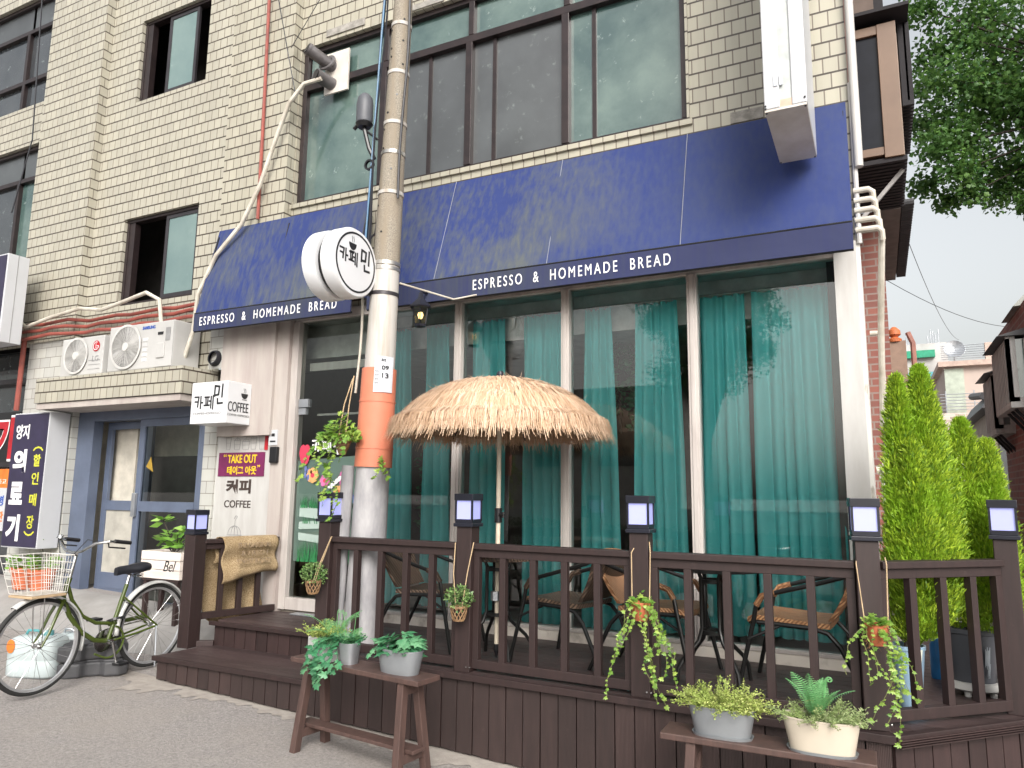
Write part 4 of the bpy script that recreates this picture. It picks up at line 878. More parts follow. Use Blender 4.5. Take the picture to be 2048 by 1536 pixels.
# ================================================================ pipes and cables on the wall
def pipe(name, label, cat, runs, r, mat, group=None):
    mb = MB()
    for p in runs: mb.tube(p, r, 8)
    return tag(mb.build(name, mat, smooth=True), label, cat, group)
wob = lambda x, k: .012*math.sin(x*2.1+k)
for k, (zl, zr, nm_) in enumerate(((3.66,3.66,'upper'), (3.58,3.59,'middle'), (3.49,3.51,'lower'))):
    p = [(-9.8,5.28,zl-.02)]+[(-9.6+.25*i, 5.28+(.1 if -9.6+.25*i > -8.5 else 0)-.02*k, zl+(zr-zl)*i/13+wob(i,k)) for i in range(14)]+[(-5.9,5.28,zr)]
    pipe('wall_pipe', '%s of the three rusty red pipes running along the wall above the entrance canopy' % nm_, 'pipe', [p], .022, M['red_pipe'], 'red pipes along the wall')
pipe('drop_pipe', 'red pipe dropping down the wall beside the dark navy vertical sign', 'pipe', [[(-9.42,5.27,3.5),(-9.43,5.27,2.6)]], .03, M['red_pipe'])
pipe('riser_pipe', 'thin faded red pipe climbing the tiled wall left of the big upper window', 'pipe', [[(-5.62,5.30,4.45),(-5.63,5.30,5.4),(-5.67,5.30,7.2)]], .018, M['red_pipe'])
pipe('cream_hose', 'cream hose running along the red pipes and dropping behind an outdoor unit', 'hose', [[(-9.5,5.2,3.75),(-9.3,5.2,3.62),(-8.8,5.2,3.7),(-8.3,5.22,3.76),(-7.9,5.22,3.70),(-7.5,5.22,3.76),(-7.15,5.22,3.82),(-6.95,5.24,3.72),(-6.9,5.25,3.45)]], .022, M['conduit'])
pipe('conduit', 'long cream conduit curving down the tiled wall from the exhaust flues to the short awning', 'conduit', [[(-4.86,5.3,5.83),(-5.05,5.26,5.80),(-5.22,5.24,5.62),(-5.40,5.24,5.2),(-5.55,5.24,4.8),(-5.78,5.24,4.40),(-6.1,5.22,4.1),(-6.3,5.2,3.7),(-6.33,5.2,3.3),(-6.5,5.25,3.02)]], .022, M['conduit'])
fl = thing('exhaust_flue', 'two grey metal exhaust flues poking out beside the big upper window', 'flue', (-4.95, 5.45, 5.9))
mb = MB(); mb.tube([(-4.86,5.52,6.05),(-5.0,5.22,6.16)], .062, 20, False); mb.tube([(-4.86,5.52,5.86),(-4.92,5.30,5.88)], .066, 20, False); mb.build('flue_pipe', M['flue'], fl, smooth=True)
mb = MB(); mb.lathe([(.066,0),(.1,0),(.1,.02),(.066,.02)], (-4.9,5.43,6.08), 20, Matrix.Rotation(R_(70),3,'X')); mb.tube([(-4.93,5.29,5.882),(-4.925,5.31,5.88)], .073, 20); mb.tube([(-4.995,5.23,6.157),(-4.99,5.245,6.152)], .067, 20); mb.build('collar', M['flue'], fl, smooth=True)
mb = MB(); mb.tube([(-5.002,5.217,6.162),(-5.0,5.222,6.16)], .058, 20); mb.tube([(-4.933,5.283,5.883),(-4.93,5.29,5.882)], .062, 20); mb.build('flue_mouth', M['black'], fl)
mb = MB(); mb.box(-4.97,-4.66,5.47,5.49,5.76,6.22); mb.build('backing_board', M['sign_dirty'], fl)
mb = MB(); mb.tube([(-5.6,5.3,7.2),(-5.25,5.2,6.2),(-5.15,5.25,5.7)], .006, 4); mb.tube([(-4.9,5.35,6.9),(-5.25,5.25,6.25)], .005, 4); tag(mb.build('flue_wire', M['cable']), 'thin dark wires drooping to the exhaust flues', 'wire')
mb = MB(); mb.tube([(-9.95,5.28,8.6),(-9.72,5.25,6.2),(-9.9,5.2,5.2)], .009, 5); tag(mb.build('drop_wire', M['cable']), 'thin black wire hanging down the tiled pilaster at the left', 'wire')
mb = MB()
for k in range(5): mb.lathe([(.075-.004*k,-.006),(.087-.004*k,-.006),(.087-.004*k,.006),(.075-.004*k,.006)], (-6.12+.006*k,5.33-.014*k,3.02), 20, Matrix.Rotation(R_(84),3,'X'))
tag(mb.build('cable_coil', M['cable'], smooth=True), 'coil of black cable hung on the tiles beside the outdoor units', 'cable coil')
cp = thing('corner_downpipe', 'white downpipe and bent pipe bundle on the right corner of the cafe', 'downpipe', (0, 5.42, 0))
mb = MB(); mb.tube([(.005,5.40,9.4),(.005,5.40,3.95)], .03, 12); mb.tube([(-.02,5.42,4.6),(-.02,5.42,3.4)], .018, 8); mb.build('downpipe', M['white_paint'], cp, smooth=True)
mb = MB()
for k in range(5):
    z = 3.78-.072*k; mb.tube([(-.04,5.41,z),(.055+.01*k,5.41,z),(.08+.01*k,5.42,z-.018),(.083+.01*k,5.45,z-.075)], .021, 10)
mb.tube([(.12,5.47,3.45),(.085,5.8,2.9),(.06,6.2,2.2)], .022, 10); mb.build('pipe_bundle', M['conduit'], cp, smooth=True)
mb = MB(); mb.tube([(.01,6.6,3.0),(.075,6.6,3.0),(.085,6.6,2.97),(.085,6.6,2.0),(.05,6.55,1.9),(.03,6.5,1.8)], .022, 10); mb.tube([(.0,6.0,1.85),(.05,6.0,1.86),(.06,6.0,1.6),(.06,6.0,.6)], .035, 10); mb.build('drain_pipe', M['conduit'], cp, smooth=True)
wl_ = thing('wall_lantern', 'small black wall lantern with a warm bulb hanging under the awning behind the pole', 'wall lamp', (-3.42, 5.2, 3.2))
mb = MB(); mb.lathe([(0,.14),(.02,.12),(.03,.07),(.10,.0),(.095,-.01),(0,0)], (-3.36,5.0,3.2), 6); mb.tube([(-3.36,5.0,3.33),(-3.36,5.2,3.36)], .012); mb.build('hood', M['lamp_black'], wl_)
mb = MB(); mb.lathe([(.07,0),(.05,-.14)], (-3.36,5.0,3.19), 6); mb.build('lamp_glass', glass('lamp_glass', (.9,.85,.7)), wl_)
mb = MB()
for k in range(6): a = 2*math.pi*k/6; mb.tube([(-3.36+.07*math.cos(a),5+.07*math.sin(a),3.19),(-3.36+.05*math.cos(a),5+.05*math.sin(a),3.05)], .004, 4)
mb.lathe([(0,0),(.055,0),(.05,-.02),(0,-.025)], (-3.36,5.0,3.05), 6); mb.build('cage', M['lamp_black'], wl_)
mb = MB(); mb.lathe([(0,.03),(.02,.02),(.025,0),(.015,-.03),(0,-.035)], (-3.36,5.0,3.13), 10); mb.build('bulb', M['bulb'], wl_, smooth=True)

# ================================================================ curtains inside the cafe
def curtain(label, top0, top1, bot0, bot1, seed):
    c = thing('curtain', label, 'curtain', ((bot0+bot1)/2, 5.66, .64), 0, 'teal curtains behind the cafe windows')
    rr = random.Random(seed); n = 90; rows = 26; folds = max(3, (bot1-bot0)*11); ph = rr.uniform(0, 6); mb = MB()
    w = [rr.uniform(.6, 1.4) for _ in range(8)]
    for j in range(rows+1):
        t = j/rows; z = 3.2-(3.2-.64-.03*math.sin(seed))*t
        pinch = math.exp(-((t-.055)/.035)**2)
        for i in range(n+1):
            u = i/n; s = u+.018*math.sin(6.3*u*w[0]+w[1]*3)+.02*math.sin(12*u+seed)
            a = top0+(top1-top0)*u; b = bot0+(bot1-bot0)*u; x = a+(b-a)*min(1, t*1.25)
            amp = (.017+.012*min(1, t*2))*(1-.45*pinch)
            y = 5.665+amp*math.sin(2*math.pi*folds*s+ph)+.5*amp*math.sin(2*math.pi*folds*.47*s+w[2]*4+t*.6)+.008*math.sin(8*t+u*5)
            mb.v.append((x+.012*math.sin(2*math.pi*folds*s+ph+1.2)*min(1,t*2), y, z+.004*math.sin(2*math.pi*folds*s)))
    mb.f = [(j*(n+1)+i, (j+1)*(n+1)+i, (j+1)*(n+1)+i+1, j*(n+1)+i+1) for j in range(rows) for i in range(n)]
    mb.build('cloth', M['curtain'], c, smooth=True, sharp=120)
    for k in range(6): x = top0+(top1-top0)*(k+.5)/6; MB().lathe([(.014,-.004),(.02,-.004),(.02,.004),(.014,.004)], (x,5.665,3.205), 10, Matrix.Rotation(R_(90),3,'Y')).build('ring', M['galv'], c)
CT = [('teal curtain nearest the utility pole, in the first window right of the door', -4.10,-3.90,-4.15,-3.82),
      ('narrow teal curtain at the right side of the window behind the utility pole', -3.73,-3.48,-3.75,-3.42),
      ('teal curtain left in the second window, behind the umbrella pole', -3.23,-2.90,-3.25,-2.88),
      ('teal curtain right in the second window, above the right half of the thatch umbrella', -2.72,-2.34,-2.73,-2.30),
      ('narrow teal curtain left in the third window, right of the middle mullion', -2.14,-1.91,-2.17,-1.85),
      ('narrow teal curtain right in the third window, left of the last mullion', -1.70,-1.36,-1.72,-1.32),
      ('wide teal curtain left in the last window at the right', -1.18,-.84,-1.19,-.82),
      ('widest teal curtain, against the white corner pillar', -.79,-.21,-.80,-.19)]
for k, (lb, a, b, c, d) in enumerate(CT): curtain(lb, a, b, c, d, k+1)
mb = MB(); mb.tube([(-4.2,5.67,3.215),(-.2,5.67,3.215)], .011, 8)
cr = tag(mb.build('curtain_rod', M['frame_white'], smooth=True), 'thin white rod carrying the teal curtains behind the glass', 'curtain rod')
# things standing in the dim cafe
def dark_plant(label, x, y, z0, h, r, seed):
    t = thing('indoor_plant', label, 'plant', (x, y, z0)); mb = MB(); rr = random.Random(seed)
    for k in range(260):
        a = rr.uniform(0, 6.28); rad = r*math.sqrt(rr.random()); p = V(x+rad*math.cos(a), y+rad*math.sin(a), z0+h*(.2+.8*rr.random()))
        leaf(mb, p, V(rr.uniform(-1,1), rr.uniform(-1,1), rr.uniform(-.6,.6)), .07, .04, rr)
    mb.build('leaves', M['ivy_dark'], t); mb = MB(); mb.tube([(x,y,z0),(x,y,z0+h)], .015); mb.build('stem', M['bark'], t)
def leaf(mb, p, d, L, w, rr, fold=.25):
    d = Vector(d)
    if d.length < 1e-4: d = V(0,0,1)
    d.normalize(); s = d.cross(V(rr.uniform(-1,1), rr.uniform(-1,1), rr.uniform(.2,1)))
    if s.length < 1e-4: s = V(1,0,0)
    s.normalize(); n = s.cross(d); m = p+d*L*.45-n*L*fold*.4
    mb.add([p, m+s*w/2+n*w*fold, p+d*L, m-s*w/2+n*w*fold], [(0,1,2,3)])
dark_plant('dark hanging plant inside the cafe between the second and third curtains', -2.05, 6.3, 2.2, .9, .14, 4)
dark_plant('dark leafy plant inside the cafe glimpsed left of the last mullion', -1.78, 6.2, 2.0, .9, .16, 7)
dark_plant('tall dark plant inside the cafe in the gap of the first window', -4.2, 6.6, 1.0, 1.3, .2, 9)
# ================================================================ timber deck
ZD = .54
def fy(x): return 4.20-.025*(x+3.6)          # front edge line of the deck
CX, CY, EX, EY = 0.0, fy(0), .66, 4.80        # chamfer corner and its far end
dk = thing('timber_deck', 'dark brown stained timber terrace with boarded skirt and two entrance steps', 'deck', (-2, 4.8, 0))
mb = MB(); w = .112; y = 4.12
while y < 5.40:
    y1 = min(y+w-.006, 5.40)
    def lim(yy): return (CX+(EX-CX)*(yy-CY)/(EY-CY)) if yy < EY else EX
    xl = -5.23 if y >= 4.72 else -3.62
    ya, yb = max(y, fy(-1.8)), y1
    if yb-ya > .01:
        xr0, xr1 = (lim(ya), lim(yb))
        if y < 4.30: xr0 = min(xr0, .0+.7*(ya-CY)); xr1 = min(xr1, .0+.9*(yb-CY)+.0)
        mb.add([(xl,ya,ZD-.03),(xr0,ya,ZD-.03),(xr1,yb,ZD-.03),(xl,yb,ZD-.03),(xl,ya,ZD),(xr0,ya,ZD),(xr1,yb,ZD),(xl,yb,ZD)], [(0,3,2,1),(4,5,6,7),(0,1,5,4),(1,2,6,5),(2,3,7,6),(3,0,4,7)])
    y += w
yy = 5.40
while yy < 7.3:
    mb.box(.02, EX, yy+.003, yy+w-.003, ZD-.03, ZD); yy += w
mb.build('floor_boards', M['floorboard'], dk)
mb = MB(); mb.box(-3.6,-.02,4.25,5.39,.1,ZD-.035); mb.box(-5.2,-3.6,4.75,5.39,.1,ZD-.035); mb.box(.03,.55,4.85,7.2,.1,ZD-.035); mb.build('underframe', M['black'], dk)
def skirt(p0, p1, zt, bw=.118, zb=None):
    p0, p1 = V(*p0), V(*p1); d = p1-p0; L = d.length; d.normalize(); n = max(1, round(L/bw)); s = L/n; out = V(d.y, -d.x, 0); mb = MB()
    rr = random.Random(int(L*100))
    for k in range(n):
        a, b = p0+d*(k*s+.0035), p0+d*((k+1)*s-.0035); j = rr.uniform(-.0025,.0025)
        q = []
        for p in (a, b): q += [p+out*j, p+out*j-out*.02]
        za = [gz(p.x, p.y)+.012+rr.uniform(0,.012) for p in (a, b)]
        mb.add([(q[0].x,q[0].y,za[0]),(q[2].x,q[2].y,za[1]),(q[3].x,q[3].y,za[1]),(q[1].x,q[1].y,za[0]),(q[0].x,q[0].y,zt),(q[2].x,q[2].y,zt),(q[3].x,q[3].y,zt),(q[1].x,q[1].y,zt)], [(0,3,2,1),(4,5,6,7),(0,1,5,4),(1,2,6,5),(2,3,7,6),(3,0,4,7)])
    return mb
skirt((-3.61,fy(-3.61)+.012), (CX,CY+.012), ZD-.045).build('skirt', M['skirt'], dk, bevel=.002) if False else skirt((-3.61,fy(-3.61)+.012,0), (CX-.01,CY+.012,0), ZD-.045).build('skirt', M['skirt'], dk)
skirt((CX,CY+.02,0), (EX,EY+.02,0), ZD-.05).build('skirt', M['deck'], dk)
def trim(p0, p1, w=.05, h=.04, z=ZD-.02): mb = MB(); mb.beam(p0+(z,), p1+(z,), w, h); return mb
trim((-3.62,fy(-3.62)), (CX+.01,CY)).build('edge_trim', M['deck'], dk, bevel=.003); trim((CX,CY), (EX,EY)).build('edge_trim', M['deck'], dk, bevel=.003)
mb = MB()
for k in range(4): mb.beam((CX+.02,CY-.014,ZD-.052+.011*k),(EX+.02,EY-.014,ZD-.052+.011*k),.03,.005)
mb.build('ribbed_edge', M['deck'], dk)
# steps at the left
mb = MB()
for k in range(5): mb.box(-5.27+.006*k, -3.62, 4.19+.112*k, 4.19+.112*(k+1)-.005, .315, .34)
mb.build('step_tread', M['floorboard'], dk)
mb = MB(); mb.beam((-5.28,4.20,.325),(-3.62,4.19,.325),.03,.036); mb.build('step_nosing', M['deck'], dk, bevel=.004)
skirt((-5.25,4.215,0), (-3.61,4.21,0), .312).build('step_riser', M['skirt'], dk); skirt((-5.27,4.72,0), (-5.25,4.22,0), .312).build('step_side', M['deck'], dk)
skirt((-5.21,4.735,0), (-3.62,4.735,0), ZD-.035).build('landing_riser', M['deck'], dk)
mb = MB(); mb.beam((-5.24,4.71,ZD-.015),(-3.62,4.71,ZD-.015),.03,.034); mb.beam((-5.38,4.60,.355),(-5.20,4.73,.355),.05,.05); mb.build('landing_nosing', M['deck'], dk, bevel=.003)
skirt((-5.23,5.4,0), (-5.215,4.74,0), ZD-.03).build('landing_side', M['deck'], dk)
mt = tag(MB().obox((-4.72,5.34,ZD+.006), (.34,.10,.008), None, R_(-3)).build('door_mat', M['galv_light']), 'thin pale metal threshold strip lying on the landing at the cafe door', 'threshold strip')

# ================================================================ railing posts with lanterns, railing panels
def make_lantern(label):
    t = thing('post_lantern', label, 'lantern', (0,0,0), 0, 'black lanterns on the railing posts', local=True)
    mb = MB(); mb.box(-.072,.072,-.072,.072,0,.022); mb.box(-.064,.064,-.064,.064,.022,.045); mb.build('base', M['lamp_black'], t, bevel=.003)
    mb = MB()
    for sx in (-1,1):
        for sy in (-1,1): mb.box(sx*.06-.0055, sx*.06+.0055, sy*.06-.0055, sy*.06+.0055, .04, .17)
    for s in (-1,1): mb.box(-.0655,.0655,s*.06-.005,s*.06+.005,.036,.048); mb.box(s*.06-.005,s*.06+.005,-.055,.055,.036,.048)
    mb.build('frame', M['lamp_black'], t)
    mb = MB(); mb.box(-.057,.057,-.057,.057,.046,.168); mb.build('pane', M['lamp_pane'], t)
    mb = MB(); mb.box(-.07,.07,-.07,.07,.168,.212); mb.build('cap', M['lamp_black'], t, bevel=.003)
    return t
def make_post(label):
    t = thing('railing_post', label, 'post', (0,0,0), 0, 'dark brown railing posts', local=True)
    mb = MB(); mb.box(-.055,.055,-.055,.055,0,.90); mb.build('shaft', M['deck'], t, bevel=.004)
    mb = MB()
    for x in (-.012,.012): mb.lathe([(0,0),(.006,0),(.005,.005),(0,.006)], (x+.05,-.056,.035), 8, Matrix.Rotation(R_(90),3,'X'))
    mb.build('bolt', M['chrome'], t)
    return t
POSTS = [(-3.60, fy(-3.6)+.065, 0, 'just left of the utility pole'), (-2.42, fy(-2.4)+.065, 0, 'just left of the umbrella pole'),
         (-1.25, fy(-1.25)+.065, 0, 'hung with the long trailing vine'), (-.075, fy(0)+.085, R_(8), 'at the deck corner by the cypresses')]
P5 = (.60, 4.83)
lan, pst = None, None
for x, y, rz, wh in POSTS+[(P5[0], P5[1], R_(-6), 'at the far right edge')]:
    lb1, lb2 = 'dark brown timber post '+wh, 'black square lantern with white panes on the post '+wh
    if not pst: pst = make_post(lb1); lan = make_lantern(lb2); p, l = pst, lan
    else: p = dup(pst, (0,0,0), 0, lb1); l = dup(lan, (0,0,0), 0, lb2)
    p.location = (x, y, ZD); p.rotation_euler = (0,0,rz); l.location = (x, y, ZD+.90); l.rotation_euler = (0,0,rz+.02*math.sin(x*9))
sp = thing('stair_post', 'tall dark brown post standing on the lower step beside the bicycle', 'post', (-5.36, 4.60, .33))
mb = MB(); mb.box(-5.423,-5.297,4.537,4.663,.33,1.275); mb.build('shaft', M['deck'], sp, bevel=.004)
l = dup(lan, (-5.36, 4.60, 1.275), R_(-6), 'black square lantern with white panes on the stair post beside the bicycle')
def railing(label, p0, p1, n, zf=ZD, top=.795, edge=True, z1=None):
    a, b = V(p0[0],p0[1],0), V(p1[0],p1[1],0); d = (b-a); L = d.length; d.normalize(); m = (a+b)/2; dz = 0 if z1 is None else z1-zf
    t = thing('deck_railing', label, 'railing', (m.x, m.y, zf), 0, 'dark brown deck railings')
    P = lambda s, z: (a.x+d.x*s*L, a.y+d.y*s*L, zf+z+dz*s)
    mb = MB(); mb.beam(P(0,top-.018), P(1,top-.018), .085, .036); mb.build('top_rail', M['deck'], t, bevel=.004)
    mb = MB(); mb.beam(P(0,top-.062), P(1,top-.062), .04, .05); mb.build('under_rail', M['deck'], t, bevel=.003)
    mb = MB(); mb.beam(P(0,.05), P(1,.05), .045, .055); mb.build('bottom_rail', M['deck'], t, bevel=.003)
    ss = [(k+1)/(n+1) for k in range(n)]+([.022/L*1.0, 1-.022/L] if edge else [])
    for s in ss:
        mb = MB(); mb.beam(P(s,.077), P(s,top-.087), .042, .042, (d.x,d.y,0)); mb.build('baluster', M['deck'], t, bevel=.002)
    return t
G = .056
railing('left front deck railing crossing in front of the utility pole', (POSTS[0][0]+G,POSTS[0][1]), (POSTS[1][0]-G,POSTS[1][1]), 4)
railing('middle front deck railing in front of the umbrella table', (POSTS[1][0]+G,POSTS[1][1]), (POSTS[2][0]-G,POSTS[2][1]), 4)
railing('right front deck railing in front of the tan rattan chairs', (POSTS[2][0]+G,POSTS[2][1]), (POSTS[3][0]-G,POSTS[3][1]), 4)
dv = V(P5[0]-POSTS[3][0], P5[1]-POSTS[3][1], 0).normalized()*G*1.15
railing('slanting deck railing in front of the cypress pots', (POSTS[3][0]+dv.x,POSTS[3][1]+dv.y), (P5[0]-dv.x,P5[1]-dv.y), 3)
railing('far side deck railing running back behind the charcoal pot', (P5[0]+.01,P5[1]+.07), (.62,7.1), 9)
railing('short stair railing with burlap sacks hung on it', (-5.33,4.66), (-5.15,5.36), 3, .53, .70, False)
bp = thing('back_post', 'dark post at the rear of the deck behind the charcoal pot', 'post', (.60, 6.0, ZD))
mb = MB(); mb.box(.555,.645,5.95,6.04,ZD,1.35); mb.build('shaft', M['deck'], bp, bevel=.004)

# ================================================================ chairs and tables
def make_chair(label, wv, dark, taper):
    t = thing('wicker_chair', label, 'chair', (0,0,0), 0, 'wicker chairs on the deck', local=True)
    mb = MB(); w = .215; n = 12; pts = []
    prof = [(.235,.375),(.25,.395),(.245,.418),(.2,.432),(.05,.425),(-.1,.415),(-.2,.415)]
    for x, z in prof: pts.append([(x, -w+2*w*k/n, z-.006*math.sin(math.pi*k/n)) for k in range(n+1)])
    lo = [(x, z-.03) for x, z in prof[::-1][:5]]
    for x, z in lo: pts.append([(x, -w+2*w*k/n, z-.006*math.sin(math.pi*k/n)) for k in range(n+1)])
    m = len(pts)
    mb.v = [p for r in pts for p in r]
    mb.f = [((i % m)*(n+1)+k, ((i+1) % m)*(n+1)+k, ((i+1) % m)*(n+1)+k+1, (i % m)*(n+1)+k+1) for i in range(m) for k in range(n)]
    mb.f += [tuple(i*(n+1) for i in range(m)), tuple(i*(n+1)+n for i in range(m))[::-1]]
    mb.build('seat', wv, t, smooth=True, sharp=60)
    mb = MB(); front, back = [], []
    for j in range(9):
        s = j/8; x = -.19-.13*s-.02*math.sin(s*3); z = .425+.295*s; ww = (w-.02)+(taper*s)
        front.append([(x-.03*(1-((k/n)*2-1)**2)*s, -ww+2*ww*k/n, z+(.035*(1-((k/n)*2-1)**2) if j == 8 else 0)) for k in range(n+1)])
        back.append([(p[0]-.028, p[1], p[2]) for p in front[-1]])
    ring = front+back[::-1]; m = len(ring); mb.v = [p for r in ring for p in r]
    mb.f = [((i % m)*(n+1)+k, (i % m)*(n+1)+k+1, ((i+1) % m)*(n+1)+k+1, ((i+1) % m)*(n+1)+k) for i in range(m) for k in range(n)]
    mb.f += [tuple(i*(n+1) for i in range(m))[::-1], tuple(i*(n+1)+n for i in range(m))]
    mb.build('backrest', wv, t, smooth=True, sharp=60)
    for s in (-1, 1):
        a = s*.255
        mb = MB(); mb.tube([(.30,a+s*.03,0),(.20,a,.42),(.185,a,.50),(.15,a,.545),(.09,a,.565),(-.12,a,.625),(-.28,a*.93,.675),(-.33,s*.235,.70)], .0135, 10); lg = mb.build('front_leg', M['black_metal'], t, smooth=True)
        mb = MB(); mb.tube([(-.40,s*.235,0),(-.25,s*.23,.30),(-.19,s*.225,.365),(-.1,s*.22,.385),(.19,s*.235,.395)], .0135, 10); mb.build('rear_leg', M['black_metal'], t, smooth=True)
        mb = MB(); mb.tube([(.187,a,.49),(.152,a,.545),(.08,a,.568)], .0185, 10); mb.build('arm_binding', wv, lg, smooth=True)
    mb = MB(); mb.tube([(.215,-.245,.385),(.215,.245,.385)], .011, 8); mb.tube([(.06,-.23,.385),(.235,-.27,.3)], .009, 8); mb.tube([(.06,.23,.385),(.235,.27,.3)], .009, 8); mb.build('stretcher', M['black_metal'], t, smooth=True)
    return t
ch = make_chair('dark brown wicker chair left of the umbrella table, facing right', M['weave_dark'], 1, .03)
ch.location = (-3.03, 4.80, ZD); ch.rotation_euler = (0,0,R_(4))
dup(ch, (-1.93, 4.80, ZD), R_(168), 'dark brown wicker chair right of the umbrella table, facing left')
ct = make_chair('tan rattan chair with a dark frame behind the third post, facing right', M['weave_tan'], 0, .04)
ct.location = (-1.31, 4.82, ZD); ct.rotation_euler = (0,0,R_(-6))
dup(ct, (-.47, 4.80, ZD), R_(176), 'tan rattan chair nearest the corner pillar, facing left')
def make_table(label, c, rim, top):
    t = thing('round_table', label, 'table', (c[0], c[1], ZD), 0, 'round tables on the deck')
    x, y = c
    mb = MB(); mb.lathe([(.03,.70),(.30,.70),(.312,.705),(.315,.72),(.308,.728),(.03,.728)], (x,y,ZD), 40); mb.build('table_top', top, t, smooth=True)
    mb = MB(); mb.lathe([(.29,.67),(.316,.67),(.318,.70),(.29,.70)], (x,y,ZD), 40); mb.build('rim', rim, t, smooth=True)
    for k in range(4):
        a = math.pi/4+k*math.pi/2; u = V(math.cos(a), math.sin(a), 0); o = V(x,y,ZD)
        mb = MB(); mb.tube([o+u*.2+V(0,0,.69), o+u*.10+V(0,0,.67), o+u*.075+V(0,0,.62), o+u*.075+V(0,0,.32), o+u*.10+V(0,0,.25), o+u*.21+V(0,0,.15), o+u*.245+V(0,0,.1), o+u*.26+V(0,0,0)], .0125, 10); mb.build('leg', M['black_metal'], t, smooth=True)
    for z in (.30,.60): MB().lathe([(.066,-.012),(.078,-.012),(.078,.012),(.066,.012)], (x,y,ZD+z), 24).build('ring', M['black_metal'], t, smooth=True)
    return t
make_table('round wicker edged table under the thatch umbrella', (-2.40, 4.62), M['weave_dark'], M['weave_tan'])
make_table('round dark table between the two tan rattan chairs', (-.95, 4.68), M['black_metal'], M['pane_black'])

# ================================================================ thatch umbrella
UX, UY = -2.40, 4.62
um = thing('thatch_umbrella', 'straw thatch parasol on a cream pole standing through the deck table', 'umbrella', (UX, UY, ZD))
mb = MB(); mb.tube([(UX,UY,.62),(UX,UY,2.44)], .0165, 14); mb.build('pole', M['cream_metal'], um, smooth=True)
mb = MB(); mb.lathe([(.0,.545),(.02,.60),(.021,.64),(0,.64)], (UX,UY,0), 12); mb.build('ground_spike', M['black'], um)
mb = MB(); mb.tube([(UX,UY,1.455),(UX,UY,1.555)], .027, 14); mb.tube([(UX+.02,UY-.02,1.51),(UX+.06,UY-.03,1.51)], .012, 8); mb.tube([(UX+.055,UY-.03,1.49),(UX+.055,UY-.03,1.53)], .008, 6); mb.build('clamp', M['black'], um, smooth=True)
mb = MB(); mb.tube([(UX,UY-.03,.93),(UX,UY-.03,.99)], .03, 6); mb.build('foil_wrap', M['galv'], um)
RM = .775
def prof(r): return 2.435-.315*(abs(r)/RM)**2.7
for k in range(8):
    a = 2*math.pi*k/8+.2; mb = MB(); mb.tube([(UX+r*math.cos(a), UY+r*math.sin(a), prof(r)-.05) for r in (.03,.3,.5,.65,.76)], .006, 6); mb.build('rib', M['black_metal'], um)
mb = MB(); mb.lathe([(.01,prof(.01)-.035)]+[(r, prof(r)-.035) for r in (.15,.3,.45,.55,.65,.72,.765)], (UX,UY,0), 48); mb.build('lining', surf('umbrella_lining', (.36,.24,.14), .8), um, smooth=True)
mb = MB(); mb.lathe([(0,.045),(.022,.036),(.03,.012),(.02,-.01),(0,-.02)], (UX,UY,2.49), 14); mb.build('finial', M['lamp_black'], um, smooth=True)
mb = MB(); rr = random.Random(21)
def blade(a, r0, L, droop, lift, w, fl):
    pts = []; n = 4; aa = a; r = r0; z = prof(min(r0,RM))+lift
    for i in range(n+1):
        t = i/n; rr_ = r0+L*t*(1-.25*droop*t); zz = (prof(min(rr_,RM)) if rr_ < RM else prof(RM)-(rr_-RM)*1.4)+lift*(1-.4*t)-droop*.16*t*t
        pts.append((rr_, aa+fl*t, zz))
    vs = []
    for i, (q, ang, zz) in enumerate(pts):
        c = V(UX+q*math.cos(ang), UY+q*math.sin(ang), zz); s = V(-math.sin(ang), math.cos(ang), 0)*w*(1-.6*i/n); vs += [c-s, c+s]
    mb.add(vs, [(2*i, 2*i+1, 2*i+3, 2*i+2) for i in range(n)])
for ring, cnt, L, dr_, lf in ((.015,300,.24,0,.02),(.10,460,.25,.0,.025),(.22,900,.25,.05,.022),(.35,1400,.25,.1,.02),(.48,1900,.23,.12,.02),(.61,3000,.21,.3,.016)):
    for k in range(cnt):
        a = rr.uniform(0, 2*math.pi)
        if ring > .6:
            g = ((a*8/(2*math.pi)) % 1)
            if abs(g-.5) < .012: continue
        blade(a, ring+rr.uniform(-.03,.03), L*rr.uniform(.8,1.12), dr_*rr.uniform(.5,1.4), lf+rr.uniform(-.01,.02), rr.uniform(.0018,.0036), rr.gauss(0,.10 if ring < .5 else .05))
for k in range(3600):
    a = rr.uniform(0, 2*math.pi); g = ((a*8/(2*math.pi)) % 1)
    if abs(g-.5) < .014: continue
    r = RM-.03+rr.uniform(-.05,.03); z = prof(RM-.03)+.012; L = rr.uniform(.08,.125); w_ = rr.uniform(.0016,.0032); f = rr.gauss(0,.02)
    p = [V(UX+(r+o)*math.cos(a+f*t), UY+(r+o)*math.sin(a+f*t), zz) for o, zz, t in ((-.05,z+.035,0),(.01,z,.3),(.03,z-L*.5,.7),(.025+rr.uniform(-.01,.015),z-L,1))]; s = V(-math.sin(a), math.cos(a), 0)
    mb.add([q for i, c in enumerate(p) for q in (c-s*w_*(1-.15*i), c+s*w_*(1-.15*i))], [(2*i,2*i+1,2*i+3,2*i+2) for i in range(3)])
for k in range(60):
    a = rr.uniform(0, 6.28); r = rr.uniform(.1,.65); p = V(UX+r*math.cos(a), UY+r*math.sin(a), prof(r)+.02); d = V(rr.uniform(-1,1), rr.uniform(-1,1), rr.uniform(.1,.7)).normalized()
    leaf(mb, p, d, rr.uniform(.05,.11), .004, rr)
mb.build('thatch', M['thatch'], um)
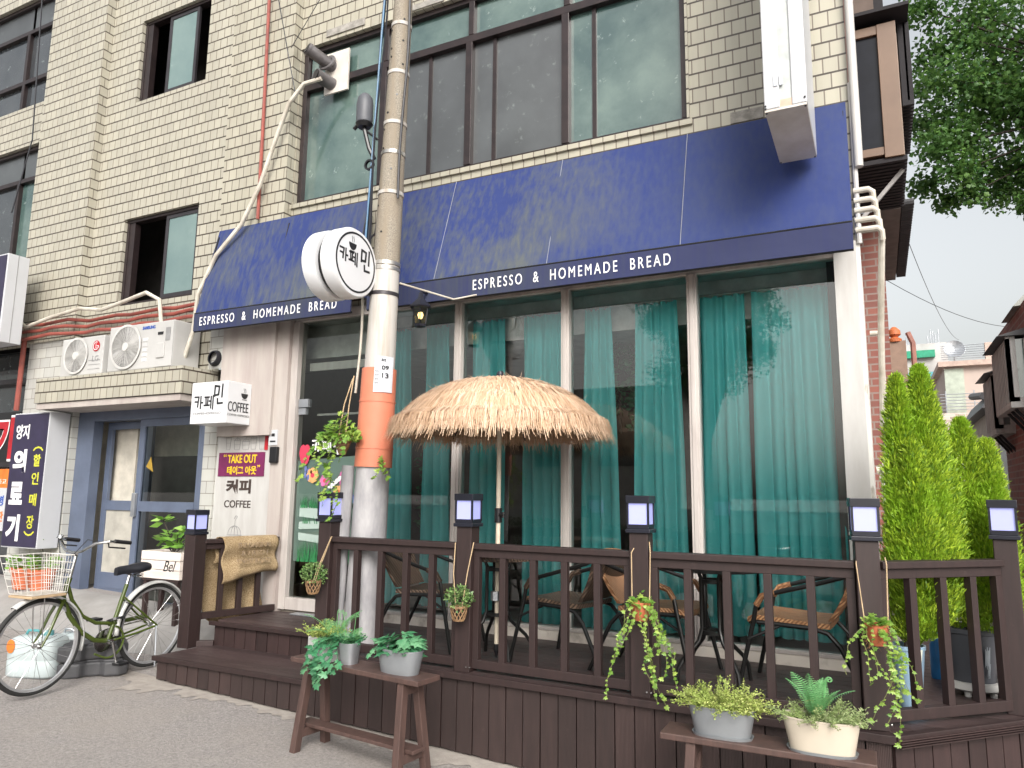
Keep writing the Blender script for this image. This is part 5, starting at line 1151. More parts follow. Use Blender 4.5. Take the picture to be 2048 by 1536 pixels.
# ================================================================ benches
def make_bench(label, c, rz, L, w, h):
    t = thing('trestle_bench', label, 'bench', c, rz, 'brown trestle benches in front of the deck', local=True)
    mb = MB(); mb.box(-L/2,L/2,-w/2,w/2,h-.03,h); mb.build('top_plank', M['bench'], t, bevel=.005)
    for s in (-1,1):
        x = s*(L/2-.14)
        mb = MB(); mb.prism([(x-.02,-w*.42,h-.03),(x-.02,w*.42,h-.03),(x-.02,w*.26,h-.10),(x-.02,-w*.26,h-.10)], (.04,0,0)); mb.build('bracket', M['bench'], t, bevel=.003)
        for q in (-1,1):
            mb = MB(); mb.beam((x,q*w*.30,h-.035),(x+s*.03,q*w*.62,0),.05,.045,(1,0,0)); mb.build('leg', M['bench'], t, bevel=.004)
        mb = MB(); mb.beam((x+s*.02,-w*.62,.12),(x+s*.02,w*.62,.12),.035,.05); mb.build('crossbar', M['bench'], t, bevel=.003)
    mb = MB(); mb.box(-L/2+.04,L/2-.06,-.05,.05,.146,.168); mb.build('shelf', M['bench'], t, bevel=.004)
    return t
make_bench('brown trestle bench left of centre, holding the grey planter and the ivy tub', (-2.855, 3.735, .065), R_(-7.5), 1.06, .20, .555)
make_bench('brown trestle bench at the bottom right, holding the zinc and the cream tubs', (-.53, 3.69, -.016), R_(.6), .92, .20, .566)

# ================================================================ planters and plants
def tub(name, label, c, rz, L, W, H, mat, plantf, cat='planter', lip=True, group=None, saucer=False):
    t = thing(name, label, cat, c, rz, group, local=True); n = 44
    def ring(l, w, z, e=2.6): return [((l/2)*math.copysign(abs(math.cos(a))**(2/e), math.cos(a)), (w/2)*math.copysign(abs(math.sin(a))**(2/e), math.sin(a)), z) for a in [2*math.pi*k/n for k in range(n)]]
    R = [ring(L*.80,W*.78,0), ring(L*.81,W*.79,.004), ring(L*.98,W*.97,H-.006), ring(L,W,H-.006), ring(L,W,H), ring(L*.97,W*.95,H), ring(L*.93,W*.92,H-.02)]
    mb = MB(); mb.v = [p for r in R for p in r]
    mb.f = [(i*n+k, i*n+(k+1)%n, (i+1)*n+(k+1)%n, (i+1)*n+k) for i in range(len(R)-1) for k in range(n)]+[tuple(range(n))[::-1]]
    b = mb.build('pot', mat, t, smooth=True); mb = MB(); mb.poly(ring(L*.94,W*.93,H-.018)); mb.build('soil', M['soil'], t)
    if saucer:
        R = [ring(L*.86,W*.86,-.001), ring(L*.9,W*.9,.012), ring(L*.88,W*.88,.012), ring(L*.8,W*.8,.003)]; mb = MB(); mb.v = [p for r in R for p in r]
        mb.f = [(i*n+k, i*n+(k+1)%n, (i+1)*n+(k+1)%n, (i+1)*n+k) for i in range(3) for k in range(n)]; mb.build('saucer', M['galv_light'], t, smooth=True)
    plantf(t, L, W, H); return t
def sprigs(n, h, spread, leafL, leafW, mat, seed, L, W, H, t, tight=1.0, name='foliage', off=(0,0), lean=.5):
    rr = random.Random(seed); mb = MB(); st = MB()
    for k in range(n):
        a = rr.uniform(0, 6.28); r = math.sqrt(rr.random()); p = V(off[0]+r*math.cos(a)*L*.42, off[1]+r*math.sin(a)*W*.42, H-.02)
        d = V(math.cos(a)*r*spread+rr.gauss(0,.15), math.sin(a)*r*spread*.8+rr.gauss(0,.15), 1).normalized(); Lh = h*rr.uniform(.55,1.1); pts = [p]
        for i in range(6): d = (d+V(math.cos(a)*.06*lean*r, math.sin(a)*.06*lean*r, -.07*lean*r-.02)+V(rr.gauss(0,.06),rr.gauss(0,.06),0)).normalized(); pts.append(pts[-1]+d*Lh/6)
        st.tube(pts, .0012, 3, False)
        for i in range(1, 7):
            for q in range(5):
                b = rr.uniform(0,6.28); leaf(mb, pts[i]+V(rr.gauss(0,.004),rr.gauss(0,.004),rr.gauss(0,.006)), V(math.cos(b), math.sin(b), rr.uniform(.1,.9)), leafL*rr.uniform(.7,1.25), leafW*rr.uniform(.7,1.25), rr)
    f = mb.build(name, mat, t); st.build('stems', mat, f)
def fern(t, n, Lf, H, seed, off=(0,0), mat='fern', up=.9):
    rr = random.Random(seed); mb = MB()
    for k in range(n):
        a = 2*math.pi*k/n+rr.uniform(-.3,.3); u = V(math.cos(a), math.sin(a), 0); L = Lf*rr.uniform(.75,1.1); el = up*rr.uniform(.7,1.25); pts = []; p = V(off[0],off[1],H-.01)
        m = 22
        for i in range(m+1): pts.append(p); e = el-1.1*(i/m)**1.6*(1.25-el*.45); p = p+(u*math.cos(e)+V(0,0,1)*math.sin(e))*L/m
        s = V(-u.y,u.x,0); mb.tube(pts, .0013, 3, False)
        for i in range(3, m):
            w = .055*L/.2*math.sin(math.pi*min(1,(i-1)/(m-1)))**.7*(1-.35*i/m); d = (pts[i+1]-pts[i-1]).normalized()
            for q in (-1,1):
                tip = pts[i]+s*q*w+d*w*.35-V(0,0,.12*w); mb.add([pts[i]-d*.0022, pts[i]+d*.0022, tip+d*.0007, tip-d*.0015], [(0,1,2,3)])
    mb.build('fern_fronds', M[mat], t)
    cu = MB()
    for k in range(2):
        b = rr.uniform(0,6.28); o = V(off[0]+.04*math.cos(b), off[1], H); pts = [o+V(.03*math.cos(b)*i/8,0,.16*i/8) for i in range(9)]; c = pts[-1]+V(.014,0,0)
        pts += [c+V(-.014*(1-j/16)*math.cos(j*.7), 0, .014*(1-j/16)*math.sin(j*.7)) for j in range(13)]; cu.tube(pts, .0018, 5)
    cu.build('curled_frond', M['fern'], t)
def ivyleaf(mb, p, d, nrm, s):
    d = Vector(d).normalized(); n = Vector(nrm); n = (n-d*n.dot(d))
    if n.length < 1e-3: n = d.orthogonal()
    n.normalize(); b = n.cross(d)
    sh = [(0,0),(-.28,-.12),(-.46,.14),(-.30,.30),(-.44,.58),(-.18,.58),(0,1.0),(.18,.58),(.44,.58),(.30,.30),(.46,.14),(.28,-.12)]
    c = p+d*s*.35+n*s*.06
    mb.add([c]+[p+b*x*s+d*y*s-n*abs(x)*s*.12 for x, y in sh], [(0, 1+i, 1+(i+1) % 12) for i in range(12)])
def ivy_heap(t, c, rx, ry, rz_, n, s, seed, mat='ivy_dark', drop=0, name='ivy_leaves'):
    rr = random.Random(seed); mb = MB()
    for k in range(n):
        a = rr.uniform(0,6.28); q = rr.random()**.5; z = rr.random(); p = Vector(c)+V(rx*q*math.cos(a), ry*q*math.sin(a), rz_*z*(1.1-q*.6)-drop*rr.random())
        ivyleaf(mb, p, V(math.cos(a)+rr.gauss(0,.4), math.sin(a)+rr.gauss(0,.4), rr.uniform(-.8,.3)), V(math.cos(a)*.5, math.sin(a)*.5-.3, .8), s*rr.uniform(.6,1.25))
    mb.build(name, M[mat], t)
def vine(mb, st, p, d, L, s, rr, wall=None, step=.022):
    p = Vector(p); d = Vector(d).normalized(); pts = [p.copy()]; n = int(L/step)
    for i in range(n):
        d = (d+V(rr.gauss(0,.22),rr.gauss(0,.12),rr.gauss(0,.12)-.24)).normalized(); p = p+d*step
        if wall is not None and p.y > wall: p.y = wall
        pts.append(p.copy())
        if rr.random() < .85:
            b = rr.uniform(0,6.28); ivyleaf(mb, p, V(math.cos(b), -abs(math.sin(b))*.7, rr.uniform(-.7,.4)), V(0,-.8,.6), s*rr.uniform(.5,1.2))
    st.tube(pts, .0014, 4, False)
# left bench
def p_grey(t, L, W, H):
    sprigs(46, .12, .9, .016, .007, M['yellowgreen'], 3, L, W, H, t, name='sprig_foliage', off=(-.02,0), lean=1)
    fern(t, 9, .24, H, 5, (.06,0)); ivy_heap(t, (.07,-.05,H), .07, .05, .03, 26, .055, 4, 'ivy_dark')
    rr = random.Random(9); mb, st = MB(), MB()
    for k in range(7): vine(mb, st, (.03+.02*k,-.06,H), (.1*(k-3),-.7,-.1), .30-.02*abs(k-3), .052, rr)
    v = mb.build('trailing_ivy', M['ivy_dark'], t); st.build('vine_stems', M['ivy_dark'], v)
gp = thing('square_planter', 'square grey planter with a fern and trailing fabric ivy on the left bench', 'planter', (-3.15, 3.765, .62), R_(-7.5), local=True)
mb = MB(); mb.box(-.105,.105,-.07,.07,0,.135); mb.build('pot', surf('pale_grey_planter', (.44,.44,.43), .6, col2=(.36,.36,.35), bump=.1), gp, bevel=.006)
mb = MB(); mb.box(-.092,.092,-.058,.058,.134,.1365); mb.build('soil', M['soil'], gp); p_grey(gp, .2, .13, .135)
def p_pot(t, L, W, H): fern(t, 7, .15, H, 12, (0,0), 'fern', .8); sprigs(24, .07, .8, .02, .01, M['ivy_dark'], 14, L, W, H, t)
tub('zinc_pot', 'small round zinc pot with a dark leafy plant beside the square grey planter', (-2.955,3.74,.62), 0, .125, .125, .125, M['galv'], p_pot)
def p_ivy(t, L, W, H):
    ivy_heap(t, (0,0,H-.02), L*.47, W*.5, .13, 120, .062, 6, 'ivy_dark'); rr = random.Random(5); mb, st = MB(), MB(); vine(mb, st, (-.1,-.05,H), (-.5,-.6,.1), .1, .05, rr); v = mb.build('loose_ivy', M['ivy_dark'], t); st.build('vine_stem', M['ivy_dark'], v)
tub('zinc_tub', 'oval zinc tub full of pale green fabric ivy on the left bench', (-2.555,3.70,.62), R_(-7), .315, .165, .135, M['galv_light'], p_ivy, group='oval tubs on the benches')
def p_yel(t, L, W, H): sprigs(120, .135, 1.15, .0125, .008, M['yellowgreen'], 31, L, W, H, t, name='sprig_foliage', lean=1.2); sprigs(40, .12, 1.7, .012, .008, M['yellowgreen'], 33, L, W, H, t, name='trailing_sprigs', lean=2.2)
tub('zinc_tub', 'oval zinc tub with bushy yellow green sprigs on the right bench', (-.715,3.675,.55), R_(1), .31, .16, .135, M['galv_light'], p_yel, group='oval tubs on the benches', saucer=True)
def p_cream(t, L, W, H):
    sprigs(95, .10, 1.1, .016, .004, M['sage'], 41, L, W, H, t, name='sprig_foliage', lean=1.2); sprigs(30, .09, 1.5, .015, .004, M['sage'], 43, L, W, H, t, name='trailing_sprigs', lean=2); fern(t, 15, .21, H, 8, (-.02,0), 'fern', 1.32)
tub('cream_tub', 'oval cream tub with a bright fern and grey green sprigs on the right bench', (-.285,3.66,.55), R_(1), .325, .165, .145, M['cream_pot'], p_cream, group='oval tubs on the benches', saucer=True)

# ================================================================ hanging baskets
def hang_basket(label, c, ropes, seed):
    t = thing('hanging_basket', label, 'hanging basket', c, 0, 'small wicker baskets hung on the railing posts'); x, y, z = c; mb = MB()
    for k in range(12):
        for s in (-1,1):
            pts = []
            for i in range(7): u = i/6; a = 2*math.pi*k/12+s*u*1.0; r = .032+.022*u**.6; pts.append((x+r*math.cos(a), y+r*math.sin(a), z+.085*u))
            mb.tube(pts, .0035, 4)
    mb.lathe([(.05,.08),(.058,.08),(.058,.092),(.05,.092)], c, 18); mb.lathe([(0,0),(.034,0),(.034,.008),(0,.008)], c, 14); mb.build('basket', M['basket'], t)
    mb = MB(); mb.lathe([(0,.01),(.026,.01),(.044,.075),(0,.08)], c, 14); mb.build('lining', M['soil'], t)
    mb = MB(); rr = random.Random(seed)
    for k in range(520):
        d = V(rr.gauss(0,1), rr.gauss(0,1), rr.gauss(.15,.8)).normalized(); p = V(x,y,z+.135)+V(d.x*.085,d.y*.085,d.z*.075)*rr.uniform(.55,1.08); leaf(mb, p, d+V(rr.gauss(0,.6),rr.gauss(0,.6),rr.gauss(0,.6)), rr.uniform(.014,.024), rr.uniform(.009,.015), rr)
    mb.build('foliage', M['box_leaf'], t)
    mb = MB()
    for r in ropes: mb.tube([(x+r[0]*.4,y,z+.09), *r[1:]], .0032, 5)
    mb.build('rope', M['rope'], t); return t
hang_basket('small wicker basket plant hung by a rope left of the first railing post', (-3.60, 4.12, .945), [(-.0,(-3.585,4.13,1.1),(-3.51,4.18,1.335)), (.05,(-3.57,4.13,1.1),(-3.52,4.2,1.34))], 3)
hang_basket('small wicker basket plant hung by two ropes on the second railing post', (-2.40, 4.10, .865), [(-.06,(-2.45,4.11,1.15),(-2.47,4.16,1.34)), (.06,(-2.35,4.11,1.15),(-2.335,4.16,1.345))], 5)
def coco(label, c, ropes, vines, seed, L, side=0):
    t = thing('hanging_vine_pot', label, 'hanging pot', c, 0, 'orange pots of trailing vines hung on the railing posts'); x, y, z = c
    mb = MB(); mb.lathe([(0,0),(.035,0),(.046,.04),(.054,.095),(.05,.1),(.045,.09),(0,.085)], c, 20); mb.build('pot', M['terracotta'], t, smooth=True)
    mb = MB(); rr = random.Random(seed)
    for k in range(260):
        a = rr.uniform(0,6.28); u = rr.random(); r = .04+.016*u; p = V(x+r*math.cos(a), y+r*math.sin(a), z+.08*u); leaf(mb, p, V(rr.gauss(0,1),rr.gauss(0,1),rr.gauss(0,1)), rr.uniform(.02,.05), .0018, rr)
    mb.build('fibre', M['coco'], t)
    mb, st = MB(), MB()
    for k in range(55):
        a = rr.uniform(0,6.28); q = rr.random()**.5; ivyleaf(mb, V(x+.055*q*math.cos(a), y+.055*q*math.sin(a), z+.09+.06*rr.random()*(1.2-q)), V(math.cos(a),math.sin(a)-.3,rr.uniform(-.3,.7)), V(0,-.5,.9), rr.uniform(.022,.042))
    for k in range(vines): a = rr.uniform(-3.0,-.1); vine(mb, st, (x+.05*math.cos(a), y+.045*math.sin(a), z+.09), (math.cos(a)*.35+side*.25, -.25, -.1), L*rr.uniform(.4,1.05), .027, rr, y+.03)
    f = mb.build('ivy_leaves', M['ivy'], t); st.build('vine_stems', surf('vine_stem', (.2,.22,.07), .7), f)
    mb = MB()
    for r in ropes: mb.tube([(x+r[0]*.05,y,z+.095)]+list(r[1:]), .003, 5)
    mb.build('rope', M['rope'], t)
coco('orange hanging pot with a long trailing vine on the third railing post', (-1.225, 4.10, .965), [(-1,(-1.285,4.13,1.33),(-1.27,4.17,1.37)), (1,(-1.175,4.13,1.33),(-1.19,4.17,1.39))], 12, 7, .56)
coco('orange hanging pot with a spreading vine on the corner railing post', (-.045, 4.06, .955), [(-1,(-.12,4.09,1.33),(-.12,4.17,1.345)), (1,(.015,4.09,1.33),(.01,4.17,1.36))], 12, 12, .52, .5)
pb = thing('pole_basket', 'conical woven basket of ivy tied to the orange part of the utility pole', 'hanging basket', (-3.52, 4.27, 1.93))
mb = MB()
for k in range(13):
    u = k/12; mb.lathe([(.022+.058*u-.004,-.005),(.022+.058*u+.004,-.005),(.022+.058*u+.004,.005),(.022+.058*u-.004,.005)], (-3.52,4.27,1.93+.14*u), 18)
for k in range(20): a = 2*math.pi*k/20; mb.tube([(-3.52+.022*math.cos(a),4.27+.022*math.sin(a),1.93),(-3.52+.08*math.cos(a),4.27+.08*math.sin(a),2.07)], .003, 4)
mb.build('basket', M['basket'], pb); mb = MB(); mb.lathe([(0,0),(.02,0),(.07,.13),(0,.135)], (-3.52,4.27,1.932), 14); mb.build('lining', M['coco'], pb)
mb, st = MB(), MB(); rr = random.Random(15)
for k in range(240):
    a = rr.uniform(0,6.28); q = rr.random()**.5; ivyleaf(mb, V(-3.53+.16*q*math.cos(a), 4.25+.10*q*math.sin(a), 2.03+.22*rr.random()*(1.15-q)), V(math.cos(a),math.sin(a)-.4,rr.uniform(-.6,.4)), V(-.2,-.8,.6), rr.uniform(.03,.055))
for x0, d, L in ((-3.6,(-.6,-.6,.2),.45),(-3.58,(-.3,-.7,.1),.55),(-3.5,(.2,-.7,0),.6),(-3.46,(.5,-.6,-.1),.65),(-3.62,(-.8,-.3,.1),.35),(-3.42,(.7,-.5,.2),.3),(-3.55,(-.1,-.8,0),.35),(-3.5,(.1,-.8,0),.75)): vine(mb, st, (x0,4.2,2.07), d, L, .045, rr)
for x0 in (-3.27,-3.24,-3.26): vine(mb, st, (x0,4.36,1.84+rr.random()*.08), (.8,-.2,.1), .2, .042, rr)
f = mb.build('ivy_leaves', M['ivy'], pb); st.build('vine_stems', M['bark'], f)
mb = MB(); mb.tube([(-3.55,4.26,2.07),(-3.53,4.28,2.3),(-3.5,4.33,2.5)], .004, 5); mb.tube([(-3.48,4.25,2.07),(-3.5,4.3,2.3),(-3.49,4.33,2.52)], .004, 5); mb.build('rope', M['rope'], pb)

# ================================================================ burlap sacks, wooden planter, terracotta pots
def rx(y): return -5.33+.18*(y-4.66)/.7
def drape(name, label, y0, y1, dp, dm, lift, seed):
    t = thing(name, label, 'sack', (rx(y0), y0, .9), 0, 'burlap sacks on the stair railing'); n, mb = 30, MB(); rr = random.Random(seed); zt = 1.238+lift
    path = [(.055+.02*math.sin(i*.7), zt-dp+dp*i/14) for i in range(14)]+[(.05,zt-.01),(.035,zt+.006),(0,zt+.01),(-.035,zt+.006),(-.05,zt-.012)]+[(-.055-.015*math.sin(i*.6), zt-.012-dm*i/12) for i in range(1,13)]
    for j, (dx, z) in enumerate(path):
        far = max(0, (zt-z))
        for i in range(n+1):
            u = i/n; y = y0+(y1-y0)*u+.02*math.sin(far*9+u*3)*far; sg = 1 if dx > 0 else -1
            mb.v.append((rx(y)+dx+sg*far*(.02*math.sin(u*14+far*9+seed)+.02*math.sin(u*5-far*14)+.05*far), y, z-far*.12*math.sin(u*3.1+seed)))
    m = len(path); mb.f = [(j*(n+1)+i, j*(n+1)+i+1, (j+1)*(n+1)+i+1, (j+1)*(n+1)+i) for j in range(m-1) for i in range(n)]
    o = mb.build('cloth', M['burlap'], t, smooth=True, sharp=140); s = o.modifiers.new('thickness', 'SOLIDIFY'); s.thickness = .006; return t, o
t, o = drape('burlap_sack', 'printed burlap sack folded over the top of the stair rail', 4.80, 5.32, .36, .2, .0, 2)
inks = surf('faded_sack_ink', (.19,.14,.1), .95, col2=(.36,.26,.15), scale=30)
for k, s in enumerate(('THE ORIGINAL', '& FRESH', 'FINEST ROAST')): lettering(s, (rx(5.06)+.10+.004*k, 5.06, 1.17-.07*k), (.25,1,0), (.04,0,1), (.34,.26,.34)[k], .042, inks, o, 0, .004)
t2 = thing('burlap_sack', 'second burlap sack hanging lower behind the balusters of the stair rail', 'sack', (-5.4, 4.95, .6), 0, 'burlap sacks on the stair railing')
mb = MB(); n = 24
for j in range(15):
    v = j/14; z = 1.18-.62*v
    for i in range(n+1): u = i/n; y = 4.74+.56*u; mb.v.append((rx(y)-.085-.06*math.sin(math.pi*v)-.03*math.sin(u*7+v*5)*v, y, z-.09*math.sin(math.pi*u)*v-.02*math.sin(u*9)*v))
mb.f = [(j*(n+1)+i, j*(n+1)+i+1, (j+1)*(n+1)+i+1, (j+1)*(n+1)+i) for j in range(14) for i in range(n)]
o = mb.build('cloth', M['burlap'], t2, smooth=True, sharp=140); s = o.modifiers.new('thickness', 'SOLIDIFY'); s.thickness = .012
pst_ = thing('plant_stand', 'low dark stand under the whitewashed planter box', 'stand', (-6.32, 5.15, .44))
mb = MB(); mb.box(-6.58,-6.06,5.03,5.27,.775,.80); mb.build('top', M['deck'], pst_)
for x in (-6.54,-6.10):
    for y in (5.06,5.24): mb = MB(); mb.box(x-.02,x+.02,y-.02,y+.02,gz(x,y),.775); mb.build('leg', M['deck'], pst_)
wb = thing('planter_box', 'whitewashed wooden planter box with black script beside the entrance', 'planter', (-6.32, 5.15, .80))
mb = MB()
for k in range(3): mb.box(-6.60,-6.04,5.02,5.05,.80+.088*k,.80+.088*k+.083); mb.box(-6.60,-6.04,5.25,5.28,.80+.088*k,.80+.088*k+.083); mb.box(-6.60,-6.57,5.05,5.25,.80+.088*k,.80+.088*k+.083); mb.box(-6.07,-6.04,5.05,5.25,.80+.088*k,.80+.088*k+.083)
bx_ = mb.build('box', M['white_wood'], wb, bevel=.003); mb = MB(); mb.box(-6.57,-6.07,5.05,5.25,.80,1.04); mb.build('soil', M['soil'], wb)
lettering('Bel', (-6.18,5.0185,.925), (1,0,0), (0,0,1), .17, .1, M['ink'], bx_, -.005, shear=.35)
rr = random.Random(6); mb, st = MB(), MB()
for cx, cy, cz in ((-6.42,5.1,1.36),(-6.36,5.16,1.22),(-6.2,5.1,1.22),(-6.12,5.14,1.27),(-6.28,5.12,1.15),(-6.47,5.15,1.18),(-6.08,5.08,1.14)):
    st.tube([(-6.3,5.15,1.03),((cx-6.3)/2,5.14,(cz+1.03)/2),(cx,cy,cz)], .006, 5)
    for k in range(11):
        a = 2*math.pi*k/11+rr.random(); d = V(math.cos(a), math.sin(a), rr.uniform(-.35,.5)); leaf(mb, V(cx,cy,cz+rr.uniform(-.05,.03)), d, rr.uniform(.10,.15), rr.uniform(.045,.06), rr, .12)
mb.build('leaves', M['rhodo'], wb); st.build('stem', M['bark'], wb)
tp = None
for x, y, lb in ((-8.82,5.22,'left of two terracotta pots at the wall foot behind the bicycle basket'), (-8.52,5.24,'right of two terracotta pots at the wall foot, nearest the blue grey door')):
    z = gz(x,y); t = thing('terracotta_pot', lb, 'plant pot', (x,y,z), 0, 'terracotta pots by the wall'); mb = MB(); mb.lathe([(0,0),(.10,0),(.135,.19),(.15,.19),(.15,.24),(.13,.24),(.125,.21),(0,.20)], (x,y,z), 24); mb.build('pot', M['terracotta'], t, smooth=True)
    mb = MB(); rr = random.Random(int(x*100))
    for k in range(150): a = rr.uniform(0,6.28); r = .16*math.sqrt(rr.random()); leaf(mb, V(x+r*math.cos(a), y+r*math.sin(a), z+.22+.14*rr.random()), V(math.cos(a),math.sin(a),rr.uniform(-.2,.9)), .06, .03, rr)
    mb.build('leaves', M['rhodo'], t)
    if x > -8.6:
        mb = MB(); mb.tube([(x,y,z+.2),(x+.05,y-.04,z+.42),(x+.02,y-.06,z+.5)], .004, 4); mb.build('stem', M['bark'], t); mb = MB()
        for k in range(8): leaf(mb, V(x+.02,y-.06,z+.5+.03*(k%3)), V(rr.uniform(-1,1),rr.uniform(-1,0),rr.uniform(-.2,1)), .07, .04, rr)
        mb.build('top_leaves', M['rhodo'], t)

# ================================================================ bicycle
bk = thing('bicycle', 'olive green step through bicycle with white mudguards and a wire front basket', 'bicycle', (-5.60, 4.42, .185), math.atan2(-.99,.06), local=True)
RW = .335
def arc(cx, r, a0, a1, n=20, cz=RW, y=0): return [(cx+r*math.cos(a), y, cz+r*math.sin(a)) for a in [a0+(a1-a0)*i/n for i in range(n+1)]]
MYR = Matrix.Rotation(R_(90), 3, 'X')
for cx, nm_ in ((0,'rear_wheel'), (1.0,'front_wheel')):
    mb = MB(); mb.lathe([(RW-.012+.016*math.cos(a), .017*math.sin(a)) for a in [2*math.pi*i/10 for i in range(11)]], (cx,0,RW), 56, MYR); wh = mb.build(nm_, M['rubber'], bk, smooth=True, sharp=80)
    mb = MB(); mb.lathe([(RW-.028,-.012),(RW-.024,-.013),(RW-.024,.013),(RW-.028,.012),(RW-.042,.009),(RW-.042,-.009),(RW-.028,-.012)], (cx,0,RW), 56, MYR); mb.build('rim', surf('pale_rim', (.6,.6,.62), .3, .6), wh, smooth=True)
    mb = MB()
    for k in range(28): a = 2*math.pi*k/28; s = 1 if k % 2 else -1; b = a+(.5 if k % 4 < 2 else -.5); mb.tube([(cx+.018*math.cos(b), s*.028, RW+.018*math.sin(b)), (cx+(RW-.04)*math.cos(a), 0, RW+(RW-.04)*math.sin(a))], .0013, 4, False)
    mb.build('spokes', M['chrome'], wh)
    mb = MB(); mb.lathe([(0,-.045),(.012,-.045),(.02,-.03),(.014,-.025),(.014,.025),(.02,.03),(.012,.045),(0,.045)], (cx,0,RW), 16, MYR); mb.build('hub', M['chrome'], wh, smooth=True)
mb = MB(); mb.tube([(.845,0,.63),(.795,0,.80)], .019, 12)
mb.tube([(.84,0,.67),(.77,0,.52),(.66,0,.38),(.54,0,.30),(.42,0,.275)], .0185, 12); mb.tube([(.81,0,.76),(.76,0,.63),(.66,0,.50),(.54,0,.43),(.35,0,.40)], .0145, 12)
mb.tube([(.42,0,.27),(.285,0,.70)], .016, 12)
for s in (-1,1):
    mb.tube([(.41,s*.03,.275),(.2,s*.045,.30),(0,s*.055,RW)], .009, 8); mb.tube([(.315,s*.02,.60),(.15,s*.045,.46),(0,s*.055,RW)], .008, 8); mb.tube([(.85,s*.03,.635),(.90,s*.04,.54),(.95,s*.045,.42),(1.0,s*.05,RW)], [.013,.012,.010,.008], 8)
mb.tube([(.85,-.045,.64),(.85,.045,.64)], .014, 8); mb.build('frame', M['green_bike'], bk, smooth=True)
mb = MB()
def guard(cx, a0, a1):
    r = RW+.022; A = [a0+(a1-a0)*i/24 for i in range(25)]
    for a in A:
        for w, dr in ((-.03,-.012),(-.022,.004),(0,.009),(.022,.004),(.03,-.012)): mb.v.append((cx+(r+dr)*math.cos(a), w, RW+(r+dr)*math.sin(a)))
    b = len(mb.v)-125; mb.f.extend([(b+i*5+k, b+i*5+k+1, b+(i+1)*5+k+1, b+(i+1)*5+k) for i in range(24) for k in range(4)])
guard(1.0, R_(55), R_(195)); guard(0, R_(-5), R_(185))
g_ = mb.build('mudguard', M['bike_white'], bk, smooth=True, sharp=70); g_.modifiers.new('thickness','SOLIDIFY').thickness = .002
mb = MB()
for s in (-1,1): mb.tube([(1.0,s*.05,RW),(.83,s*.032,.66-.28)], .002, 4); mb.tube([(0,s*.055,RW),(-.30,s*.03,.52)], .002, 4); mb.tube([(0,s*.055,RW),(.31,s*.03,.50)], .002, 4)
mb.build('stay', M['chrome'], bk)
mb = MB(); mb.tube([(.42,-.05,.27),(.42,.05,.27)], .022, 14); mb.tube([(.42,.06,.27),(.385,.075,.11)], .010, 8); mb.tube([(.42,-.06,.27),(.455,-.075,.43)], .010, 8); cr_ = mb.build('crank', M['chrome'], bk, smooth=True)
for q, y, x, z in ((1,.12,.382,.105),(-1,-.12,.458,.435)): mb = MB(); mb.box(x-.045,x+.045,y-.04,y+.04,z-.011,z+.011); mb.build('pedal', M['black'], cr_, bevel=.004)
mb = MB(); mb.lathe([(0,-.002),(.085,-.002),(.085,.002),(0,.002)], (.42,-.045,.27), 28, MYR); mb.tube([(.42,-.045,.355),(.1,-.05,.375),(0,-.05,.37)], .006, 5); mb.tube([(.42,-.045,.185),(0,-.05,.295)], .004, 5); mb.build('chain', M['chrome'], bk)
mb = MB(); mb.tube([(.55,.03,.20)]+arc(.42,.12,R_(-60),R_(-250),14,.27,.032), .009, 6); mb.tube([(.37,-.06,.39),(.02,-.065,.405)], .018, 8); mb.build('chain_guard', M['green_bike'], bk, smooth=True)
mb = MB(); mb.tube([(.285,0,.70),(.26,0,.80)], .0125, 10); mb.build('seat_post', M['chrome'], bk, smooth=True)
mb = MB(); S_ = [(.40,.022,.838),(.36,.028,.845),(.30,.045,.848),(.24,.075,.85),(.18,.098,.858),(.13,.09,.862),(.115,.05,.855)]; rowsv = []
for x, w, z in S_:
    for a in [math.pi*i/8 for i in range(9)]: mb.v.append((x, w*math.cos(a), z-.035+.04*math.sin(a)**.6))
    mb.v.append((x, -w*.8, z-.06)); mb.v.append((x, w*.8, z-.06))
mb.f = [(i*11+k, i*11+(k+1)%11, (i+1)*11+(k+1)%11, (i+1)*11+k) for i in range(6) for k in range(11)]+[tuple(range(11))[::-1], tuple(range(66,77))]
mb.build('saddle', surf('black_saddle', (.015,.016,.022), .4), bk, smooth=True, sharp=60)
mb = MB(); mb.lathe([(.018,-.025),(.022,-.03),(.018,-.035)], (.2,.03,.79), 10); 
for k in range(5): mb.lathe([(.012,0),(.016,.002),(.012,.004)], (.19,.05,.745+.011*k), 10); mb.lathe([(.012,0),(.016,.002),(.012,.004)], (.19,-.05,.745+.011*k), 10)
mb.tube([(.36,.02,.80),(.27,.035,.77),(.17,.06,.80)], .004, 5); mb.build('saddle_spring', M['chrome'], bk)
mb = MB(); mb.tube([(.795,0,.80),(.76,0,.97)], .0125, 10); mb.tube([(.76,0,.965),(.79,0,.985)], .016, 10)
for s in (-1,1): mb.tube([(.785,0,.985),(.785,s*.09,1.0),(.76,s*.2,1.06),(.70,s*.27,1.075),(.56,s*.29,1.06)], .0105, 10)
hb = mb.build('handlebar', M['chrome'], bk, smooth=True)
for s in (-1,1):
    mb = MB(); mb.tube([(.66,s*.279,1.074),(.53,s*.293,1.056)], .016, 10); mb.build('grip', M['black'], hb, smooth=True)
    mb = MB(); mb.tube([(.70,s*.262,1.065),(.685,s*.25,1.03),(.56,s*.275,1.015)], .006, 6); mb.build('brake_lever', M['black'], hb)
    mb = MB(); mb.tube([(.70,s*.26,1.06),(.80,s*.16,1.09),(.86,s*.03,.92),(.85,s*.02,.66)], .0035, 5); mb.build('brake_cable', M['cable'], hb, smooth=True)
